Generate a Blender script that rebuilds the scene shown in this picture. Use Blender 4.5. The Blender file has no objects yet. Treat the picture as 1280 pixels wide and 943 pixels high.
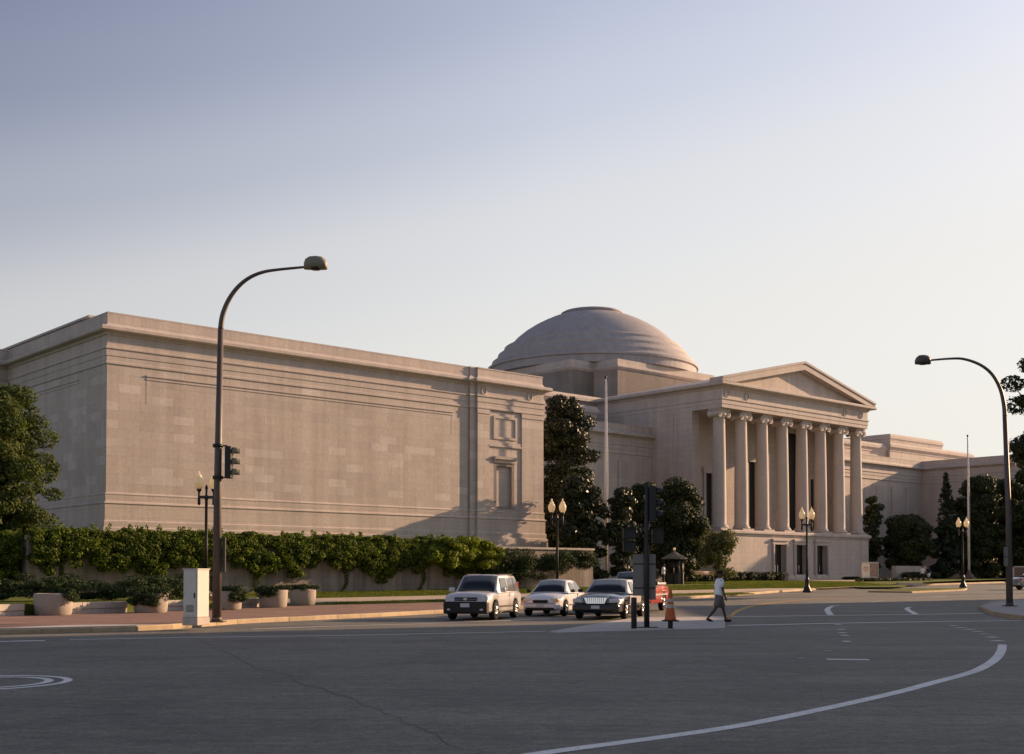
import bpy, bmesh, math, random
import numpy as np
from math import sin, cos, pi, radians, sqrt, tan, atan2
from mathutils import Vector, Matrix
random.seed(7); RNG = np.random.default_rng(7)
scene = bpy.context.scene; C = scene.collection

# ---------------------------------------------------------------- camera
TILT = radians(1.5); F = 1500.0; SH = 248.5 - F*tan(TILT); EYE = 1.6
cd = bpy.data.cameras.new('camera'); cam = bpy.data.objects.new('camera', cd); C.objects.link(cam)
cam.location = (0, 0, EYE); cam.rotation_euler = (pi/2 + TILT, 0, 0)
cd.sensor_width = 36; cd.lens = 36*F/1280; cd.shift_y = SH/1280; cd.clip_start = .1; cd.clip_end = 6000
scene.camera = cam

# ---------------------------------------------------------------- sky and sun
SUN_AZ = radians(60); SUN_EL = radians(16)
w = bpy.data.worlds.new('World'); scene.world = w; w.use_nodes = True
nt = w.node_tree; bg = nt.nodes['Background']
sky = nt.nodes.new('ShaderNodeTexSky'); sky.sky_type = 'NISHITA'; sky.sun_disc = False
sky.sun_elevation = SUN_EL; sky.sun_rotation = SUN_AZ
sky.air_density = 1.0; sky.dust_density = 1.6; sky.ozone_density = 3; sky.altitude = 0
tint = nt.nodes.new('ShaderNodeMix'); tint.data_type = 'RGBA'; tint.blend_type = 'MULTIPLY'; tint.inputs['Factor'].default_value = 1
tint.inputs['B'].default_value = (.70, .64, .64, 1)
hs = nt.nodes.new('ShaderNodeHueSaturation'); hs.inputs['Saturation'].default_value = .62; nt.links.new(sky.outputs[0], hs.inputs['Color'])
nt.links.new(hs.outputs[0], tint.inputs['A'])
# pale evening haze near the horizon, standing higher towards the sun
tcw = nt.nodes.new('ShaderNodeTexCoord'); sxw = nt.nodes.new('ShaderNodeSeparateXYZ'); nt.links.new(tcw.outputs['Generated'], sxw.inputs[0])
dt = nt.nodes.new('ShaderNodeVectorMath'); dt.operation = 'DOT_PRODUCT'; nt.links.new(tcw.outputs['Generated'], dt.inputs[0]); dt.inputs[1].default_value = (sin(SUN_AZ), cos(SUN_AZ), 0)
def mth(op, a, b):
    n_ = nt.nodes.new('ShaderNodeMath'); n_.operation = op
    for k_, v_ in ((0, a), (1, b)):
        if isinstance(v_, (int, float)): n_.inputs[k_].default_value = v_
        else: nt.links.new(v_, n_.inputs[k_])
    return n_.outputs[0]
toward = mth('MAXIMUM', dt.outputs['Value'], 0)
tt = mth('SUBTRACT', sxw.outputs[2], mth('MULTIPLY', mth('SUBTRACT', toward, .45), .24))
hr = nt.nodes.new('ShaderNodeValToRGB'); hr.color_ramp.interpolation = 'EASE'
e = hr.color_ramp.elements; e[0].position = 0; e[0].color = (.9,.9,.9,1); e[1].position = .54; e[1].color = (0,0,0,1)
for p_, c_ in ((.16,.80),(.27,.58),(.36,.26),(.44,.08)): q_ = e.new(p_); q_.color = (c_,c_,c_,1)
nt.links.new(tt, hr.inputs[0])
aw = nt.nodes.new('ShaderNodeMix'); aw.data_type = 'RGBA'; aw.inputs['A'].default_value = (.54,.56,.64,1); aw.inputs['B'].default_value = (1,1,1,1)
nt.links.new(mth('MULTIPLY', toward, 2.0), aw.inputs['Factor'])
am = nt.nodes.new('ShaderNodeMix'); am.data_type = 'RGBA'; am.blend_type = 'MULTIPLY'; am.inputs['Factor'].default_value = 1
nt.links.new(tint.outputs['Result'], am.inputs['A']); nt.links.new(aw.outputs['Result'], am.inputs['B'])
hz = nt.nodes.new('ShaderNodeMix'); hz.data_type = 'RGBA'; hz.inputs['B'].default_value = (2.84, 2.74, 2.50, 1)
nt.links.new(hr.outputs[0], hz.inputs['Factor']); nt.links.new(am.outputs['Result'], hz.inputs['A']); nt.links.new(hz.outputs['Result'], bg.inputs[0])
bg.inputs[1].default_value = .13
sd = bpy.data.lights.new('sun', 'SUN'); sd.energy = 3.6; sd.angle = radians(.55); sd.color = (1, .64, .38)
so = bpy.data.objects.new('sun', sd); C.objects.link(so)
sdir = Vector((sin(SUN_AZ)*cos(SUN_EL), cos(SUN_AZ)*cos(SUN_EL), sin(SUN_EL)))
so.rotation_euler = sdir.to_track_quat('Z', 'Y').to_euler(); so.location = (60, 30, 60)
scene.view_settings.view_transform = 'Standard'; scene.view_settings.look = 'None'
scene.view_settings.exposure = 1.2; scene.view_settings.gamma = 1

# ---------------------------------------------------------------- frame of the museum, terrain, pixel helpers
AZ = radians(47.9); D1 = (sin(AZ), cos(AZ)); D2 = (-D1[1], D1[0]); C1 = (-25.42, 75.0)
ROT = pi/2 - AZ
def W(u, v): return (C1[0]+u*D1[0]+v*D2[0], C1[1]+u*D1[1]+v*D2[1])
def UV(x, y):
    x -= C1[0]; y -= C1[1]; return x*D1[0]+y*D1[1], x*D2[0]+y*D2[1]
def gz(y): return 0 if y < 50 else min(.9, .009*(y-50))
def rise(v): return .28*min(1, max(0, (v+14)/4))
def gl(x, y): return gz(y)+.12+rise(UV(x, y)[1])           # lawn level
def pray(px, py):
    xc = (px-640)/F; yc = -(py-471.5-SH)/F
    return xc, cos(TILT)-yc*sin(TILT), sin(TILT)+yc*cos(TILT)
def gnd(px, py, h=0):                                       # photo position -> point on the terrain, h above the road
    z = h; a, b, c = pray(px, py); x = y = 0
    for _ in range(60):
        k = (z-EYE)/c; x, y = k*a, k*b; z = .5*z+.5*(gz(y)+h)
    return x, y, gz(y)+h
def atd(px, Y): return (px-640)/F*Y/1.0, Y                  # x at distance Y

# ---------------------------------------------------------------- materials
def ramp(nt, fac, stops):
    r = nt.nodes.new('ShaderNodeValToRGB'); e = r.color_ramp.elements
    e[0].position, e[0].color = stops[0][0], (*stops[0][1], 1)
    e[1].position, e[1].color = stops[-1][0], (*stops[-1][1], 1)
    for p, c in stops[1:-1]:
        x = e.new(p); x.color = (*c, 1)
    nt.links.new(fac, r.inputs[0]); return r.outputs[0]
def newmat(name, rough=.8, spec=.3):
    m = bpy.data.materials.new(name); m.use_nodes = True
    b = m.node_tree.nodes['Principled BSDF']; b.inputs['Roughness'].default_value = rough
    b.inputs['Specular IOR Level'].default_value = spec
    return m, m.node_tree, b
def noise(nt, scale, detail=4, vec=None, rough=.6):
    n = nt.nodes.new('ShaderNodeTexNoise'); n.inputs['Scale'].default_value = scale; n.inputs['Detail'].default_value = detail
    n.inputs['Roughness'].default_value = rough
    if vec is None:
        tc = nt.nodes.new('ShaderNodeTexCoord'); vec = tc.outputs['Object']
    nt.links.new(vec, n.inputs['Vector']); return n.outputs['Fac']
def mulc(nt, a, b, f=1, mode='MULTIPLY'):
    x = nt.nodes.new('ShaderNodeMix'); x.data_type = 'RGBA'; x.blend_type = mode
    if isinstance(f, (int, float)): x.inputs['Factor'].default_value = f
    else: nt.links.new(f, x.inputs['Factor'])
    nt.links.new(a, x.inputs['A'])
    if isinstance(b, tuple): x.inputs['B'].default_value = (*b, 1)
    else: nt.links.new(b, x.inputs['B'])
    return x.outputs['Result']
def bump(nt, b, h, s, d=.02):
    n = nt.nodes.new('ShaderNodeBump'); n.inputs['Strength'].default_value = s; n.inputs['Distance'].default_value = d
    nt.links.new(h, n.inputs['Height']); nt.links.new(n.outputs[0], b.inputs['Normal'])
def vary(name, c, amt=.12, scale=6, rough=.7, spec=.3, metal=0, bs=.1, island=0, coat=0, fine=60):
    m, nt, b = newmat(name, rough, spec); b.inputs['Metallic'].default_value = metal
    if coat: b.inputs['Coat Weight'].default_value = coat; b.inputs['Coat Roughness'].default_value = .06
    n = noise(nt, scale); lo = tuple(x*(1-amt) for x in c); hi = tuple(min(1, x*(1+amt)) for x in c)
    col = ramp(nt, n, [(.3, lo), (.7, hi)])
    if island:
        g = nt.nodes.new('ShaderNodeNewGeometry'); o = nt.nodes.new('ShaderNodeObjectInfo')
        a = nt.nodes.new('ShaderNodeMath'); a.operation = 'ADD'
        nt.links.new(g.outputs['Random Per Island'], a.inputs[0]); nt.links.new(o.outputs['Random'], a.inputs[1])
        f = nt.nodes.new('ShaderNodeMath'); f.operation = 'FRACT'; nt.links.new(a.outputs[0], f.inputs[0])
        col = mulc(nt, col, ramp(nt, f.outputs[0], [(0, (1-island,)*3), (.5, (1, 1-island*.25, 1-island*.45)), (1, (1+island*.6,)*3)]))
    nt.links.new(col, b.inputs['Base Color'])
    if bs: bump(nt, b, noise(nt, fine, 3), bs)
    return m
STONE = (.53, .475, .43)
def stone_mat(name, c=STONE, brick=False, bw=1.5, bh=.586, island=.1, streak=.14):
    m, nt, b = newmat(name, .75, .25)
    tc = nt.nodes.new('ShaderNodeTexCoord'); gp = nt.nodes.new('ShaderNodeNewGeometry'); pos = gp.outputs['Position']
    n = noise(nt, .35, 5, pos); n2 = noise(nt, 5, 5, pos)
    col = ramp(nt, n, [(.3, tuple(x*.93 for x in c)), (.7, tuple(x*1.06 for x in c))])
    col = mulc(nt, col, ramp(nt, n2, [(.3, (.9, .9, .9)), (.7, (1.06, 1.05, 1.04))]))
    mp = nt.nodes.new('ShaderNodeMapping'); mp.inputs['Scale'].default_value = (1.3, 1.3, .06)
    nt.links.new(pos, mp.inputs[0]); st = noise(nt, 1, 4, mp.outputs[0])
    col = mulc(nt, col, ramp(nt, st, [(.35, (1-streak, 1-streak, 1-streak*.95)), (.6, (1, 1, 1))]))
    if brick:
        sx = nt.nodes.new('ShaderNodeSeparateXYZ'); nt.links.new(tc.outputs['Object'], sx.inputs[0])
        ad = nt.nodes.new('ShaderNodeMath'); ad.operation = 'ADD'; nt.links.new(sx.outputs[0], ad.inputs[0]); nt.links.new(sx.outputs[1], ad.inputs[1])
        cb = nt.nodes.new('ShaderNodeCombineXYZ'); nt.links.new(ad.outputs[0], cb.inputs[0]); nt.links.new(sx.outputs[2], cb.inputs[1])
        bt = nt.nodes.new('ShaderNodeTexBrick'); nt.links.new(cb.outputs[0], bt.inputs['Vector'])
        bt.inputs['Scale'].default_value = 1; bt.inputs['Brick Width'].default_value = bw; bt.inputs['Row Height'].default_value = bh
        bt.inputs['Mortar Size'].default_value = .012; bt.inputs['Mortar Smooth'].default_value = .3
        bt.inputs['Color1'].default_value = (.98, .98, .98, 1); bt.inputs['Color2'].default_value = (1.08, 1.05, 1.03, 1); bt.inputs['Mortar'].default_value = (.78, .76, .74, 1)
        col = mulc(nt, col, bt.outputs['Color'])
    else:
        g = nt.nodes.new('ShaderNodeNewGeometry'); o = nt.nodes.new('ShaderNodeObjectInfo')
        a = nt.nodes.new('ShaderNodeMath'); a.operation = 'ADD'
        nt.links.new(g.outputs['Random Per Island'], a.inputs[0]); nt.links.new(o.outputs['Random'], a.inputs[1])
        f = nt.nodes.new('ShaderNodeMath'); f.operation = 'FRACT'; nt.links.new(a.outputs[0], f.inputs[0])
        col = mulc(nt, col, ramp(nt, f.outputs[0], [(0, (1-island*.55, 1-island*.6, 1-island*.6)), (.35, (1, 1-island*.15, 1-island*.3)), (.82, (1, 1, 1)), (.86, (1+island*.8, 1+island*.9, 1+island)), (1, (1+island, 1+island*1.1, 1+island*1.2))]))
    nt.links.new(col, b.inputs['Base Color']); bump(nt, b, noise(nt, 30, 4, pos), .12)
    return m
def leaf_mat(name, dark, light, rough=.55, spec=.3, trans=.25):
    m, nt, b = newmat(name, rough, spec)
    g = nt.nodes.new('ShaderNodeNewGeometry')
    col = ramp(nt, g.outputs['Random Per Island'], [(0, dark), (.6, tuple((a+c)/2 for a, c in zip(dark, light))), (1, light)])
    col = mulc(nt, col, ramp(nt, noise(nt, .9, 2), [(.35, (.75, .75, .75)), (.65, (1.15, 1.15, 1.1))]))
    nt.links.new(col, b.inputs['Base Color'])
    t = nt.nodes.new('ShaderNodeBsdfTranslucent'); nt.links.new(mulc(nt, col, (1.0, 1.1, .5)), t.inputs[0])
    mx = nt.nodes.new('ShaderNodeMixShader'); mx.inputs[0].default_value = trans
    out = nt.nodes['Material Output']; nt.links.new(b.outputs[0], mx.inputs[1]); nt.links.new(t.outputs[0], mx.inputs[2]); nt.links.new(mx.outputs[0], out.inputs[0])
    return m
M = {}
M['stone'] = stone_mat('stone', island=.14)
M['wall'] = stone_mat('wall_stone', brick=True)
M['trim'] = stone_mat('trim_stone', c=(.53, .473, .43), island=.02)
M['dome'] = stone_mat('dome_stone', c=(.40, .38, .385), island=.02, streak=.12)
M['retwall'] = stone_mat('terrace_stone', c=(.33, .29, .25), brick=True, bw=1.2, bh=.5, streak=.5)
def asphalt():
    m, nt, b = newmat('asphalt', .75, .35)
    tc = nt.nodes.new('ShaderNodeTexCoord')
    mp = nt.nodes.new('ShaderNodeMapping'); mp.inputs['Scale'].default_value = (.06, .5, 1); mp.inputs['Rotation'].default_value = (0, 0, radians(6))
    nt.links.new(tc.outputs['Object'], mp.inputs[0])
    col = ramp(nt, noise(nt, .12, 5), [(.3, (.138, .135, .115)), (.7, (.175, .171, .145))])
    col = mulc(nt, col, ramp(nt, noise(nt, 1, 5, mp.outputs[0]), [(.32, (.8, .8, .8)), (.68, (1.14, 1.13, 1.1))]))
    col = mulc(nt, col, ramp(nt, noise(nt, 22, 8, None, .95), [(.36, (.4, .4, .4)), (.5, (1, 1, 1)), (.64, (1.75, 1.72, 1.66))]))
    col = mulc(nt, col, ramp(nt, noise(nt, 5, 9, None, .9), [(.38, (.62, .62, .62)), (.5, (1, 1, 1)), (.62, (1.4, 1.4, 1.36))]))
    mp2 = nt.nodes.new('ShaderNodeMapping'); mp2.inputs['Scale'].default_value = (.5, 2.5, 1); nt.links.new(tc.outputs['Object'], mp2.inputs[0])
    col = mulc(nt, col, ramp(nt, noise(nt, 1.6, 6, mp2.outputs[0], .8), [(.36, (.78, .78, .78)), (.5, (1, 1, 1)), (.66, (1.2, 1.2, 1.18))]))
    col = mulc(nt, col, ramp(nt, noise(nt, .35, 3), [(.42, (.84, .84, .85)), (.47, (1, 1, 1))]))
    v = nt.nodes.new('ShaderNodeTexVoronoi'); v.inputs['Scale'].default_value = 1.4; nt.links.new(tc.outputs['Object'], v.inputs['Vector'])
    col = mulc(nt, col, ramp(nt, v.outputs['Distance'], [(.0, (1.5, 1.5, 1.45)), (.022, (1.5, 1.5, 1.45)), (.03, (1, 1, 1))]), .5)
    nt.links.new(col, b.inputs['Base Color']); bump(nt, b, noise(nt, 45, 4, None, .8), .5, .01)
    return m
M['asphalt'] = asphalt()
def brickpave():
    m, nt, b = newmat('brick_paving', .85, .2)
    tc = nt.nodes.new('ShaderNodeTexCoord'); bt = nt.nodes.new('ShaderNodeTexBrick'); nt.links.new(tc.outputs['Object'], bt.inputs['Vector'])
    bt.inputs['Scale'].default_value = 1; bt.inputs['Brick Width'].default_value = .22; bt.inputs['Row Height'].default_value = .11; bt.inputs['Mortar Size'].default_value = .008
    bt.inputs['Color1'].default_value = (.31, .195, .15, 1); bt.inputs['Color2'].default_value = (.23, .15, .12, 1); bt.inputs['Mortar'].default_value = (.12, .1, .09, 1)
    col = mulc(nt, bt.outputs['Color'], ramp(nt, noise(nt, .5, 5), [(.3, (.8, .8, .8)), (.7, (1.2, 1.15, 1.1))]))
    nt.links.new(col, b.inputs['Base Color']); bump(nt, b, bt.outputs['Fac'], -.3, .01); return m
M['brick'] = brickpave()
M['path'] = vary('path_concrete', (.44, .36, .27), .12, .8, .85)
M['kerb'] = vary('kerb_concrete', (.46, .37, .24), .14, 3, .85, island=.14)
M['conc'] = vary('pale_concrete', (.5, .45, .39), .12, 3, .85, island=.04)
M['slab'] = vary('island_concrete', (.43, .41, .385), .1, 1.2, .85, island=.04)
M['planter'] = vary('aggregate_concrete', (.37, .33, .285), .15, 18, .9, bs=.5)
def grass_mat():
    m, nt, b = newmat('grass', .9, .15)
    col = ramp(nt, noise(nt, .8, 6, None, .75), [(.3, (.075, .10, .018)), (.5, (.12, .15, .028)), (.7, (.17, .18, .045))])
    nt.links.new(col, b.inputs['Base Color']); bump(nt, b, noise(nt, 25, 5, None, .8), .9, .08); return m
M['grass'] = grass_mat()
M['grassblade'] = leaf_mat('grass_blades', (.07, .10, .015), (.18, .2, .04), .7, .2, .35)
M['ground'] = vary('bare_ground', (.10, .11, .05), .2, .05, .95)
def worn_paint(name, c):
    m, nt, b = newmat(name, .7, .3)
    col = mulc(nt, ramp(nt, noise(nt, 1.5, 5, None, .7), [(.3, tuple(x*.75 for x in c)), (.6, c)]), (.12, .12, .12), ramp(nt, noise(nt, 22, 5, None, .8), [(.56, (0, 0, 0)), (.66, (1, 1, 1))]), 'MIX')
    nt.links.new(col, b.inputs['Base Color']); return m
M['white'] = worn_paint('road_white', (.82, .82, .79)); M['yellow'] = worn_paint('road_yellow', (.62, .36, .07))
M['faint'] = worn_paint('faded_road_white', (.52, .52, .51))
M['crack'] = vary('tar', (.075, .073, .065), .1, 3, .7)
M['bark'] = vary('bark', (.11, .085, .065), .25, 9, .95, bs=.6)
M['oak'] = leaf_mat('oak_leaves', (.035, .055, .016), (.13, .16, .05), .75, .15, .3)
M['magnolia'] = leaf_mat('magnolia_leaves', (.016, .027, .011), (.065, .07, .026), .45, .35, .1)
M['dark'] = leaf_mat('dark_leaves', (.02, .032, .012), (.06, .075, .025), .6, .25, .12)
M['olive'] = leaf_mat('olive_leaves', (.07, .085, .03), (.19, .19, .08), .6, .25, .3)
M['ivy'] = leaf_mat('ivy_leaves', (.028, .048, .009), (.22, .28, .04), .65, .2, .4)
M['ivybright'] = leaf_mat('bright_vine_leaves', (.07, .11, .012), (.34, .38, .04), .6, .2, .45)
M['juniper'] = leaf_mat('juniper_needles', (.015, .032, .012), (.06, .09, .03), .7, .2, .15)
M['spruce'] = leaf_mat('spruce_needles', (.018, .03, .018), (.05, .065, .035), .7, .2, .1)
M['black'] = vary('black_iron', (.014, .014, .014), .1, 5, .45, .5, bs=.05)
M['bronze'] = vary('brown_pole_paint', (.11, .085, .07), .12, 3, .5, .5, metal=0, bs=.05)
M['greypole'] = vary('grey_pole_paint', (.17, .15, .13), .12, 3, .55, .4, bs=.05)
M['darkpole'] = vary('dark_pole_paint', (.035, .035, .032), .15, 3, .5, .4, bs=.05)
M['signalgrey'] = vary('signal_housing', (.26, .235, .17), .1, 4, .5, .4)  # lightened to tan: sunlight on the signal visors put into the colour
M['signaldark'] = vary('signal_dark', (.02, .022, .02), .1, 4, .5, .4)
M['signback'] = vary('aluminium_sign_back', (.22, .20, .185), .08, 2, .45, .5, metal=.2)
M['cabinet'] = vary('cabinet_metal', (.62, .60, .55), .06, 3, .5, .4, metal=0)
M['polewhite'] = vary('white_pole', (.72, .70, .66), .05, 3, .4, .4)
M['void'] = vary('dark_interior', (.012, .011, .010), .1, 2, .6, .4, bs=0)
M['bronzedoor'] = vary('bronze_door', (.03, .024, .02), .15, 2, .4, .5, metal=.4)
m, nt_, b_ = newmat('lamp_globe', .3, .5); b_.inputs['Base Color'].default_value = (.92, .86, .70, 1)
t_ = nt_.nodes.new('ShaderNodeBsdfTranslucent'); t_.inputs[0].default_value = (1, .93, .70, 1); mx_ = nt_.nodes.new('ShaderNodeMixShader'); mx_.inputs[0].default_value = .45
nt_.links.new(b_.outputs[0], mx_.inputs[1]); nt_.links.new(t_.outputs[0], mx_.inputs[2]); nt_.links.new(mx_.outputs[0], nt_.nodes['Material Output'].inputs[0]); M['globe'] = m
def paint(name, c, metal=.3, rough=.28):
    m, nt, b = newmat(name, rough, .5); b.inputs['Metallic'].default_value = metal
    b.inputs['Coat Weight'].default_value = .8; b.inputs['Coat Roughness'].default_value = .04
    col = ramp(nt, noise(nt, 2.5, 4), [(.3, tuple(x*.94 for x in c)), (.7, c)])
    nt.links.new(col, b.inputs['Base Color']); return m
M['gold'] = paint('champagne_paint', (.62, .61, .60), .1); M['silver'] = paint('white_silver_paint', (.80, .80, .82), 0)
M['blackpaint'] = paint('black_car_paint', (.012, .012, .016), 0); M['cream'] = paint('cream_paint_and_sheen', (.62, .60, .55), .2)
M['red'] = paint('red_paint', (.48, .05, .018), .1); M['grey'] = paint('grey_car_paint', (.34, .36, .40), .4)
M['glass'] = newmat('car_glass', .05, .3)[0]; M['glass'].node_tree.nodes['Principled BSDF'].inputs['Base Color'].default_value = (.02, .024, .03, 1)
M['sideglass'] = newmat('car_side_glass', .05, .5)[0]; M['sideglass'].node_tree.nodes['Principled BSDF'].inputs['Base Color'].default_value = (.13, .135, .14, 1)  # lighter base puts reflections into the side window colour
M['chrome'] = vary('chrome', (.7, .7, .7), .03, 3, .12, .5, metal=1, bs=0)
M['rim'] = vary('alloy', (.6, .6, .6), .05, 3, .25, .5, metal=.8, bs=0)
M['rubber'] = vary('tyre_rubber', (.018, .018, .018), .15, 9, .85, .2)
M['plastic'] = vary('black_plastic', (.02, .02, .02), .1, 9, .6, .3)
M['lens'] = vary('headlight_lens', (.62, .63, .68), .35, 16, .12, .8, metal=.25, bs=0); M['sunlens'] = vary('sunlit_headlight_lens', (.85, .62, .42), .2, 16, .12, .8, bs=0)  # warm lens: sun reflection put into the sedan headlight colour
M['amber'] = vary('amber_lens', (.7, .3, .04), .1, 12, .1, .8, bs=0)
M['taillight'] = vary('red_lens', (.45, .02, .015), .1, 12, .1, .8, bs=0)
M['plate'] = vary('number_plate', (.55, .56, .6), .08, 14, .5)
M['orange'] = vary('orange_plastic', (.55, .13, .03), .1, 6, .5, .4)
M['reflect'] = vary('reflective_band', (.5, .47, .42), .05, 6, .4, .4)
M['skin'] = vary('dark_skin', (.10, .055, .035), .08, 9, .5, .35, bs=0)
M['skin2'] = vary('light_skin', (.42, .26, .19), .08, 9, .5, .35, bs=0)
M['tee'] = vary('white_cotton', (.88, .88, .9), .05, 9, .9, .1, bs=.2)
M['shorts'] = vary('brown_cotton', (.19, .165, .145), .1, 9, .9, .1, bs=.2)
M['navy'] = vary('dark_cotton', (.03, .035, .06), .1, 9, .9, .1, bs=.2)
M['hair'] = vary('black_hair', (.01, .009, .008), .1, 30, .7, .2)
M['shoe'] = vary('dark_shoe', (.03, .02, .018), .1, 9, .6, .3)
M['roofcanvas'] = vary('ribbed_roof', (.13, .125, .10), .15, 4, .8)  # kiosk roof darkened: tree shade put into the colour
M['posterw'] = vary('poster_cream', (.68, .62, .48), .05, 4, .6, bs=0)
M['posterb'] = vary('poster_brown', (.28, .17, .12), .35, 5, .6, bs=0)
M['postert'] = vary('poster_red_print', (.55, .12, .06), .05, 4, .6, bs=0)
M['office'] = vary('office_limestone', (.42, .38, .33), .1, .6, .85, island=.05)
M['officeglass'] = newmat('office_glass', .08, .6)[0]; M['officeglass'].node_tree.nodes['Principled BSDF'].inputs['Base Color'].default_value = (.03, .035, .04, 1)
M['petal'] = leaf_mat('tan_grass', (.30, .22, .12), (.5, .38, .2), .8, .1, .2)

# ---------------------------------------------------------------- mesh helpers
class MB:
    def __init__(s): s.v = []; s.f = []; s.sm = []
    def add(s, vs, fs, smooth=False):
        n = len(s.v); s.v += [tuple(p) for p in vs]; s.f += [tuple(i+n for i in f) for f in fs]; s.sm += [smooth]*len(fs); return s
    def box(s, x0, x1, y0, y1, z0, z1):
        return s.add([(x0,y0,z0),(x1,y0,z0),(x1,y1,z0),(x0,y1,z0),(x0,y0,z1),(x1,y0,z1),(x1,y1,z1),(x0,y1,z1)],
                     [(0,3,2,1),(4,5,6,7),(0,1,5,4),(1,2,6,5),(2,3,7,6),(3,0,4,7)])
    def obox(s, p, ax, ay, L, Wd, z0, z1):   # box from p along ax (2d) by L and ay by Wd
        q = [(p[0]+ax[0]*a*L+ay[0]*b*Wd, p[1]+ax[1]*a*L+ay[1]*b*Wd) for a, b in ((0,0),(1,0),(1,1),(0,1))]
        return s.prism(q, z0, z1)
    def prism(s, poly, z0, z1):
        n = len(poly); A = sum(poly[i][0]*poly[(i+1)%n][1]-poly[(i+1)%n][0]*poly[i][1] for i in range(n))
        if A < 0: poly = poly[::-1]
        return s.add([(x,y,z0) for x,y in poly]+[(x,y,z1) for x,y in poly],
                     [tuple(range(n))[::-1], tuple(range(n,2*n))]+[(i,(i+1)%n,n+(i+1)%n,n+i) for i in range(n)])
    def lathe(s, prof, cx=0, cy=0, cz=0, n=20, smooth=True, axis='z', cap=True):
        vs = []; k = len(prof)
        for i in range(n):
            a = 2*pi*i/n
            for r, z in prof:
                p = (r*cos(a), r*sin(a), z)
                if axis == 'x': p = (p[2], p[0], p[1])
                if axis == 'y': p = (p[1], p[2], p[0])
                vs.append((p[0]+cx, p[1]+cy, p[2]+cz))
        fs = [(i*k+j, ((i+1)%n)*k+j, ((i+1)%n)*k+j+1, i*k+j+1) for i in range(n) for j in range(k-1)]
        s.add(vs, fs, smooth)
        if cap:
            b = len(s.v)-n*k
            if prof[0][0] > 1e-4: s.f.append(tuple(b+i*k for i in range(n))[::-1]); s.sm.append(False)
            if prof[-1][0] > 1e-4: s.f.append(tuple(b+i*k+k-1 for i in range(n))); s.sm.append(False)
        return s
    def tube(s, pts, rad, n=8, smooth=True):
        pts = [Vector(p) for p in pts]; k = len(pts)
        if not hasattr(rad, '__len__'): rad = [rad]*k
        up = None; vs = []
        for i, p in enumerate(pts):
            d = (pts[min(i+1,k-1)]-pts[max(i-1,0)]).normalized()
            if up is None:
                up = Vector((0,0,1)) if abs(d.z) < .9 else Vector((1,0,0))
            a = d.cross(up).normalized(); b = a.cross(d).normalized(); up = b
            for j in range(n):
                t = 2*pi*j/n; vs.append(p+(a*cos(t)+b*sin(t))*rad[i])
        fs = [(i*n+j, i*n+(j+1)%n, (i+1)*n+(j+1)%n, (i+1)*n+j) for i in range(k-1) for j in range(n)]
        s.add(vs, fs, smooth); b0 = len(s.v)-k*n
        s.f.append(tuple(b0+j for j in range(n))[::-1]); s.f.append(tuple(b0+(k-1)*n+j for j in range(n))); s.sm += [False]*2
        return s
    def sweep(s, path, prof, smooth=False, capends=True):   # (out, z) profile along axis-aligned 2d path; outside = right of travel
        n = len(path); k = len(prof); vs = []
        nr = []
        for i in range(n-1):
            dx, dy = path[i+1][0]-path[i][0], path[i+1][1]-path[i][1]; L = sqrt(dx*dx+dy*dy); nr.append((dy/L, -dx/L))
        for i, p in enumerate(path):
            a = nr[max(i-1,0)]; b = nr[min(i,n-2)]
            if i == 0: m_ = b
            elif i == n-1: m_ = a
            else:
                d = 1+a[0]*b[0]+a[1]*b[1]; m_ = ((a[0]+b[0])/d, (a[1]+b[1])/d) if d > .05 else a
            for o, z in prof: vs.append((p[0]+m_[0]*o, p[1]+m_[1]*o, z))
        s.add(vs, [(i*k+j, (i+1)*k+j, (i+1)*k+j+1, i*k+j+1) for i in range(n-1) for j in range(k-1)], smooth)
        if capends:
            b0 = len(s.v)-n*k; s.f.append(tuple(b0+j for j in range(k))); s.f.append(tuple(b0+(n-1)*k+j for j in range(k))[::-1]); s.sm += [False]*2
        return s
    def mesh(s, name, mat=None):
        me = bpy.data.meshes.new(name); me.from_pydata(s.v, [], s.f); me.polygons.foreach_set('use_smooth', s.sm)
        if mat is not None: me.materials.append(mat)
        bm = bmesh.new(); bm.from_mesh(me); bmesh.ops.recalc_face_normals(bm, faces=bm.faces); bm.to_mesh(me); bm.free()
        return me
    def build(s, name, mat, parent=None):
        return link(name, s.mesh(name, mat), parent)
def link(name, me, parent=None, loc=None, rot=None):
    o = bpy.data.objects.new(name, me); C.objects.link(o)
    if parent is not None: o.parent = parent
    if loc is not None: o.location = loc
    if rot is not None: o.rotation_euler = rot
    return o
def bevel(o, w_=.02, seg=2, ang=40):
    m_ = o.modifiers.new('bevel', 'BEVEL'); m_.width = w_; m_.segments = seg; m_.limit_method = 'ANGLE'; m_.angle_limit = radians(ang); return o
def tag(o, label=None, cat=None, group=None, kind=None):
    if label: o['label'] = label
    if cat: o['category'] = cat
    if group: o['group'] = group
    if kind: o['kind'] = kind
    return o
def empty(name, loc, rz=0, label=None, cat=None, group=None):
    o = bpy.data.objects.new(name, None); C.objects.link(o); o.location = loc; o.rotation_euler = (0,0,rz); o.empty_display_size = .3
    return tag(o, label, cat, group)
def kids(o): return [x for x in C.objects if x.parent == o]
def copy_tree(o, parent=None, loc=None, rz=None, label=None):
    c = o.copy(); C.objects.link(c)
    if parent is not None: c.parent = parent
    for ch in kids(o): copy_tree(ch, c)
    if loc is not None: c.location = loc
    if rz is not None: c.rotation_euler.z = rz
    if label: c['label'] = label
    return c
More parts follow.
